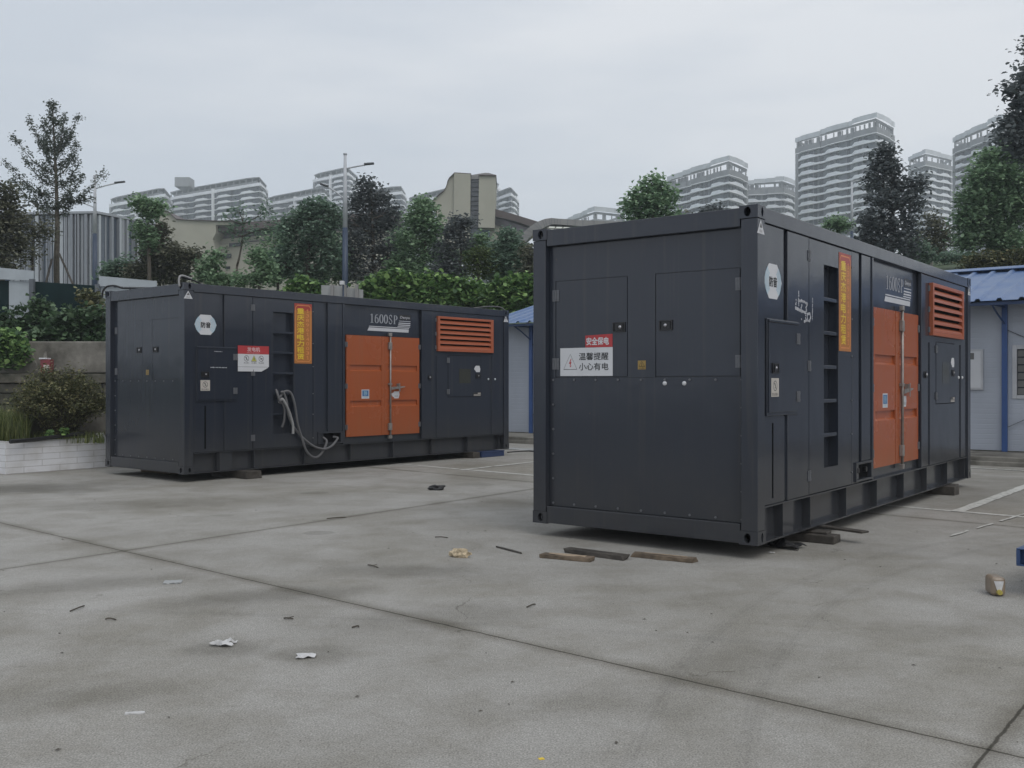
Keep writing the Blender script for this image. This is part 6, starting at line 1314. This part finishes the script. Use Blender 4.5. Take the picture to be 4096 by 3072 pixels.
# apartment blocks: plan given by left end, front corner and right end
def apartment(label, Lx, Ly, Ax, Ay, Rx, Ry, Y, depth_l, depth_r, fl, roof, bays, seed, z_base=None, wave=1.0, dark='apwall', steps=None):
    """Lx,Ax,Rx: view pixels of left end, nearest corner, right end of the eaves; Ay: pixel height of the corner's top"""
    A = P(Ax, Ay, Y); Lp = P(Lx, Ly, Y + depth_l); Rp = P(Rx, Ry, Y + depth_r); zt = A.z
    t = thing('apartment_block', (A.x, A.y, 0), 0, label, 'apartment block', 'apartment blocks on the hill'); o = Vector((A.x, A.y, 0))
    l2 = Vector((Lp.x - A.x, Lp.y - A.y, 0)); r2 = Vector((Rp.x - A.x, Rp.y - A.y, 0)); zb = hgt(A.x, Y) - 4 if z_base is None else z_base
    rg = random.Random(seed); dark = 'apwalldark' if roof == 'brow' else dark; nl = Vector((l2.y, -l2.x, 0)).normalized(); nr = Vector((-r2.y, r2.x, 0)).normalized()
    if nl.y > 0: nl = -nl
    if nr.dot(l2) > 0: nr = -nr
    crown_h = {'frame': 7.2, 'brow': 4.8, 'low': 4.0}[roof]; ztop = zt - crown_h; back = l2 + r2
    mb = MB(); i_ = (nl + nr) * -1.6; corners = [Vector((0, 0, 0)), l2, back, r2]; cen = back / 2
    inn = [c + (cen - c).normalized() * 1.15 for c in corners]
    mb.prism([Vector((c.x, c.y, zb)) for c in inn], (0, 0, ztop - zb)); body = mb.build('wall', dark, t)
    # glazed strips between wall piers
    for a, b_, nn_ in ((inn[1], inn[0], nl), (inn[0], inn[3], nr)):
        d_ = b_ - a; n = max(2, int(d_.length / 2.6))
        for k in range(n):
            if rg.random() < .25: continue
            f0 = rg.uniform(.10, .25); f1 = rg.uniform(.75, .95)
            p = a + d_ * ((k + f0) / n); q = a + d_ * ((k + f1) / n); mb = MB(); mb.prism([Vector((p.x, p.y, zb + 1)) + nn_ * .02, Vector((q.x, q.y, zb + 1)) + nn_ * .02, Vector((q.x, q.y, zb + 1)) + nn_ * .08, Vector((p.x, p.y, zb + 1)) + nn_ * .08], (0, 0, ztop - zb - 1.4)); mb.build('window_strip', 'apdark', body)
    for c_, dx_, n_ in ((l2, -l2, nl), (r2, -r2, nr)):                   # blank end piers
        e_ = dx_.normalized(); p = c_ + e_ * .1 + n_ * .12; q = p + e_ * 1.5; mb = MB(); mb.prism([Vector((p.x, p.y, zb)), Vector((q.x, q.y, zb)), Vector((q.x, q.y, zb)) - n_ * 1.6, Vector((p.x, p.y, zb)) - n_ * 1.6], (0, 0, ztop - zb - .35)); mb.build('end_pier', 'aproof', t)
    # wavy balcony outline: sawtooth bays
    line = []; nb = bays
    for k in range(nb):
        for f, off in ((0.0, .1), (.16, .1), (.30, .85 * wave), (.64, .85 * wave), (.84, .5 * wave), (.999, .4 * wave)):
            p = l2 * (1 - (k + f) / nb) + nl * off; line.append((p, off > .8 * wave))
    nbr = max(1, int(r2.length / (l2.length / nb) + .4))
    line.append((nl * .5 + nr * .5, False))
    for k in range(nbr):
        for f, off in ((0.08, .3), (.25, .75 * wave), (.6, .75 * wave), (.8, .2), (.97, .2)):
            line.append((r2 * ((k + f) / nbr) + nr * off, off > .7 * wave))
    def slab_mesh():
        mb = MB(); poly = [p for p, _ in line] + [r2 * .9 + l2 * .3, l2 * .9 + r2 * .3]; mb.prism([Vector((p.x, p.y, 0)) for p in poly], (0, 0, .32)); return mb
    me_s = None; me_g = None; zz = ztop; first = True
    while zz > zb + 1.5:
        if first:
            so = slab_mesh().build('balcony', 'apslab', t); me_s = so.data
            mb = MB()
            for k in range(len(line) - 1):
                (p, u), (q, v) = line[k], line[k + 1]; hp_, hq = ((1.45 if u else .75), (1.45 if v else .75)) if roof == 'frame' else ((1.25 if u else .42), (1.25 if v else .42)); ins = .12
                c_ = (p + q) / 2; nn_ = (cen - c_).normalized() * ins
                mb.add([p + nn_ + Vector((0, 0, .321)), q + nn_ + Vector((0, 0, .321)), q + nn_ + Vector((0, 0, hq)), p + nn_ + Vector((0, 0, hp_)), p + nn_ * 2 + Vector((0, 0, .321)), q + nn_ * 2 + Vector((0, 0, .321)), q + nn_ * 2 + Vector((0, 0, hq)), p + nn_ * 2 + Vector((0, 0, hp_))], [(0, 1, 2, 3), (7, 6, 5, 4), (3, 2, 6, 7)])
            go = mb.build('parapet', 'apglass' if roof == 'frame' else 'apwhite', so); me_g = go.data; first = False
        else:
            so = bpy.data.objects.new('balcony', me_s); COL.objects.link(so); so.parent = t; go = bpy.data.objects.new('parapet', me_g); COL.objects.link(go); go.parent = so
        so.location = (0, 0, zz - .3 if zz == ztop else zz - .3); 
        if zz == ztop and roof == 'frame': go.scale = (1, 1, .02)
        zz -= fl
    def ringwall(z0, z1, inset, th, m, name, pts=None):
        mb = MB(); cs = pts or corners
        for k in range(4):
            a, b_ = cs[k], cs[(k + 1) % 4]; a = a + (cen - a).normalized() * inset; b_ = b_ + (cen - b_).normalized() * inset; ai = a + (cen - a).normalized() * th; bi = b_ + (cen - b_).normalized() * th
            mb.add([Vector((v.x, v.y, z)) for z in (z0, z1) for v in (a, b_, bi, ai)], [(0, 1, 2, 3), (7, 6, 5, 4), (0, 1, 5, 4), (1, 2, 6, 5), (2, 3, 7, 6), (3, 0, 4, 7)])
        return mb.build(name, m, t)
    if roof == 'frame':
        st = steps or [(0.0, 0.0)]
        ringwall(ztop + .05, ztop + 2.3, .4, .6, 'aproof', 'roof_screen')
        mb = MB(); mt = MB()
        for a, b_, nn_ in ((l2, Vector((0, 0, 0)), nl), (Vector((0, 0, 0)), r2, nr)):
            d_ = b_ - a; n = max(3, int(d_.length / 2.0)); u = d_.normalized()
            for k in range(n + 1):
                if rg.random() < .25 and 0 < k < n: continue
                p = a + d_ * (k / n) - nn_ * .7; wd = rg.choice([.3, .45, .8, 1.6]); q = p + u * wd * (1 if k < n else -1)
                mb = MB(); mb.prism([Vector((p.x, p.y, ztop + 2.3)), Vector((q.x, q.y, ztop + 2.3)), Vector((q.x, q.y, ztop + 2.3)) - nn_ * .4, Vector((p.x, p.y, ztop + 2.3)) - nn_ * .4], (0, 0, 2.0)); mb.build('roof_post', 'aproof', t)
        for a, b_, nn_ in ((back, l2, -nr), (r2, back, -nl)):
            d_ = b_ - a; n = max(3, int(d_.length / 3.0)); u = d_.normalized()
            for k in range(n + 1):
                p = a + d_ * (k / n) - nn_ * .8; mt = MB(); mt.prism([Vector((p.x, p.y, ztop + 2.3)), Vector((p.x, p.y, ztop + 2.3)) + u * .4, Vector((p.x, p.y, ztop + 2.3)) + u * .4 - nn_ * .4, Vector((p.x, p.y, ztop + 2.3)) - nn_ * .4], (0, 0, 2.0)); mt.build('roof_post', 'aproof', t)
        ringwall(ztop + 4.3, ztop + 5.2, .4, .6, 'aproof', 'roof_beam')
        front = [p for p, _ in line]; mb = MB(); n = len(front)
        for k in range(n - 1):
            p, q = front[k], front[k + 1]; pi, qi = p + (cen - p).normalized() * .12, q + (cen - q).normalized() * .12; st_ = .9 if p.dot(l2) / l2.length_squared < .30 else (.45 if p.dot(l2) / l2.length_squared < .72 else 0)
            z0, z1 = ztop + 4.9 - .5 + st_, ztop + 6.7 - .4 + st_
            mb.add([Vector((v.x, v.y, z)) for z in (z0, z1) for v in (p, q, qi, pi)], [(0, 1, 2, 3), (7, 6, 5, 4), (0, 1, 5, 4), (1, 2, 6, 5), (2, 3, 7, 6), (3, 0, 4, 7)])
        mb.build('glass_parapet', 'roofglass', t)
        mb = MB()
        for k in range(n - 1):
            p, q = front[k], front[k + 1]; pi, qi = p + (cen - p).normalized() * .3, q + (cen - q).normalized() * .3
            mb.add([Vector((v.x, v.y, z)) for z in (ztop + .05, ztop + 2.1) for v in (p, q, qi, pi)], [(0, 1, 2, 3), (7, 6, 5, 4), (0, 1, 5, 4), (1, 2, 6, 5), (2, 3, 7, 6), (3, 0, 4, 7)])
        mb.build('roof_band', 'aproof', t)
    else:
        ringwall(ztop + .05, ztop + 1.35, -.2, .4, 'apwhite', 'white_fascia')
        pts = [c + (cen - c).normalized() * 3.0 for c in corners]; mb = MB(); mb.prism([Vector((p.x, p.y, ztop)) for p in pts], (0, 0, crown_h - 2.2)); mb.build('penthouse', 'aproof', t)
        mb = MB(); ov = [c + (cen - c).normalized() * .8 for c in corners]
        a, b_, c_, d_ = ov; n = 8; vs = []
        for k in range(n + 1):
            f = k / n; z = ztop + crown_h - .55 - .55 * (max(0, abs(f - .5) * 2 - .7) / .3) ** 2
            p, q = b_ + (a - b_) * f, c_ + (d_ - c_) * f; vs += [Vector((p.x, p.y, z)), Vector((q.x, q.y, z))]
        fs = [(2 * k, 2 * k + 1, 2 * k + 3, 2 * k + 2) for k in range(n)]; mb.add(vs, fs); ro = mb.build('roof', 'aproof', t); sm = ro.modifiers.new('thick', 'SOLIDIFY'); sm.thickness = .5; sm.offset = 1
        mb = MB()
        for a2, b2 in ((ov[1], ov[0]), (ov[0], ov[3])):
            n = max(2, int((b2 - a2).length / 4.5))
            for k in range(n + 1):
                p = a2 + (b2 - a2) * (k / n); p = p + (cen - p).normalized() * .6; mb = MB(); mb.box(p.x - .2, p.x + .2, p.y - .2, p.y + .2, ztop + .05, ztop + crown_h - .75)
                mb.build('roof_post', 'aproof', t)
        # rounded white pier between the bays
        mb = MB(); p = l2 * (.02) + nl * .9
        for f in ((.5,) if l2.length > 22 else ()): q = l2 * f + nl * .9; mb.prism([Vector((q.x, q.y, zb)), Vector((q.x, q.y, zb)) - l2.normalized() * 1.0, Vector((q.x, q.y, zb)) - l2.normalized() * 1.0 - nl * 2, Vector((q.x, q.y, zb)) - nl * 2], (0, 0, ztop + 2.0 - zb))
        if mb.v: mb.build('white_pier', 'apwhite', t)
    return t
ap = apartment
ap('tallest slab tower right of centre, with a stepped open roof screen', 1718, 297, 1893, 243, 1933, 248, 360, 34, 14, 3.05, 'frame', 3, 1)
ap('slab tower behind the round-leaved tree, left of the tallest', 1441, 385, 1575, 336, 1616, 338, 370, 34, 14, 3.05, 'frame', 3, 2)
ap('lower tower filling the gap between the two slab towers', 1600, 384, 1692, 381, 1719, 376, 430, 6, 10, 3.05, 'frame', 2, 3)
ap('paler tower between the tallest tower and the right edge', 1962, 337, 1999, 322, 2058, 331, 440, 12, 12, 3.05, 'frame', 1, 4, wave=.6)
ap('rightmost slab tower behind the drooping tree', 2058, 273, 2165, 247, 2230, 252, 350, 30, 14, 3.05, 'frame', 3, 5)
ap('tower of which only the grey roof screen shows above the arched canopy', 1222, 466, 1285, 446, 1352, 450, 400, 26, 8, 3.05, 'frame', 2, 6)
G5 = 490
ap('low block at the left end of the pale apartment row', 236, 416, 356, 403, 372, 409, G5, 30, 22, 3.0, 'brow', 3, 11)
ap('long block with two curved roof brows left of the thin open tree', 365, 402, 562, 379, 579, 386, G5, 40, 22, 3.0, 'brow', 4, 12)
ap('block partly behind the broad dark green tree', 576, 412, 700, 402, 716, 408, G5 + 25, 30, 22, 3.0, 'brow', 3, 13)
ap('higher stepped block behind the tall street lamp', 676, 369, 752, 359, 776, 366, G5 + 60, 20, 26, 3.0, 'brow', 2, 14)
ap('block right of the dark purple tree', 715, 404, 868, 399, 879, 405, G5 + 40, 30, 22, 3.0, 'brow', 3, 15)
ap('block left of the curved fin, half covered by the rounded green tree', 880, 412, 985, 401, 1000, 405, G5, 30, 22, 3.0, 'brow', 3, 16)
ap('block rising just behind the cream fin tower', 968, 385, 1060, 378, 1081, 388, G5 + 40, 26, 22, 3.0, 'brow', 2, 17)
ap('rightmost block of the pale row, beside the misty hill', 1070, 406, 1104, 402, 1121, 411, G5 + 30, 16, 22, 3.0, 'brow', 1, 18)
c = P(403, 390, G5 + 12); mb = MB(); mb.box(c.x - 3.8, c.x + 3.8, G5 + 5, G5 + 13, c.z - 4.5, c.z + .4); tag(mb.build('rooftop_plant_room', 'aproof', None, .3), 'dark square plant room on top of the long pale block', 'plant room')

# far misty hill
def far_hill():
    Y0 = 1050.0; xs_ = np.linspace(-320, 240, 60); ys_ = np.linspace(Y0, Y0 + 260, 12); rg = np.random.default_rng(3); ph = rg.uniform(0, 6, 8)
    cx = P(1090, 440, Y0).x
    def z(x, y):
        prof = np.interp((x - cx), [-300, -90, 0, 20, 33, 42, 60, 240], [60, 130, 178, 176, 160, 140, 70, 30]); f = max(0, math.sin(PI * (y - Y0) / 260)) ** .5
        return 20 + (prof - 20) * (0.15 + .85 * f) + 3 * sum(math.sin(x * .09 * (k + 1) + ph[k]) / (k + 1) for k in range(6))
    o = grid_mesh('far_hill', xs_, ys_, z, mat('far wooded hill', (0.03, 0.045, 0.025), .95, scale=.05, col2=(0.018, 0.028, 0.018)))
far_hill()

# ------------------------------------------------------------------ thin haze over everything
mb = MB(); mb.box(-900, 900, -45, 1400, -1.1, 235)
m = bpy.data.materials.new('thin haze'); m.use_nodes = True; t = m.node_tree; t.nodes.clear(); o_ = t.nodes.new('ShaderNodeOutputMaterial'); pv = t.nodes.new('ShaderNodeVolumePrincipled')
pv.inputs['Color'].default_value = (0.88, 0.945, 1.0, 1); pv.inputs['Density'].default_value = 0.00076; pv.inputs['Anisotropy'].default_value = 0.2; t.links.new(pv.outputs[0], o_.inputs['Volume'])
tag(mb.build('haze', m), kind='stuff')
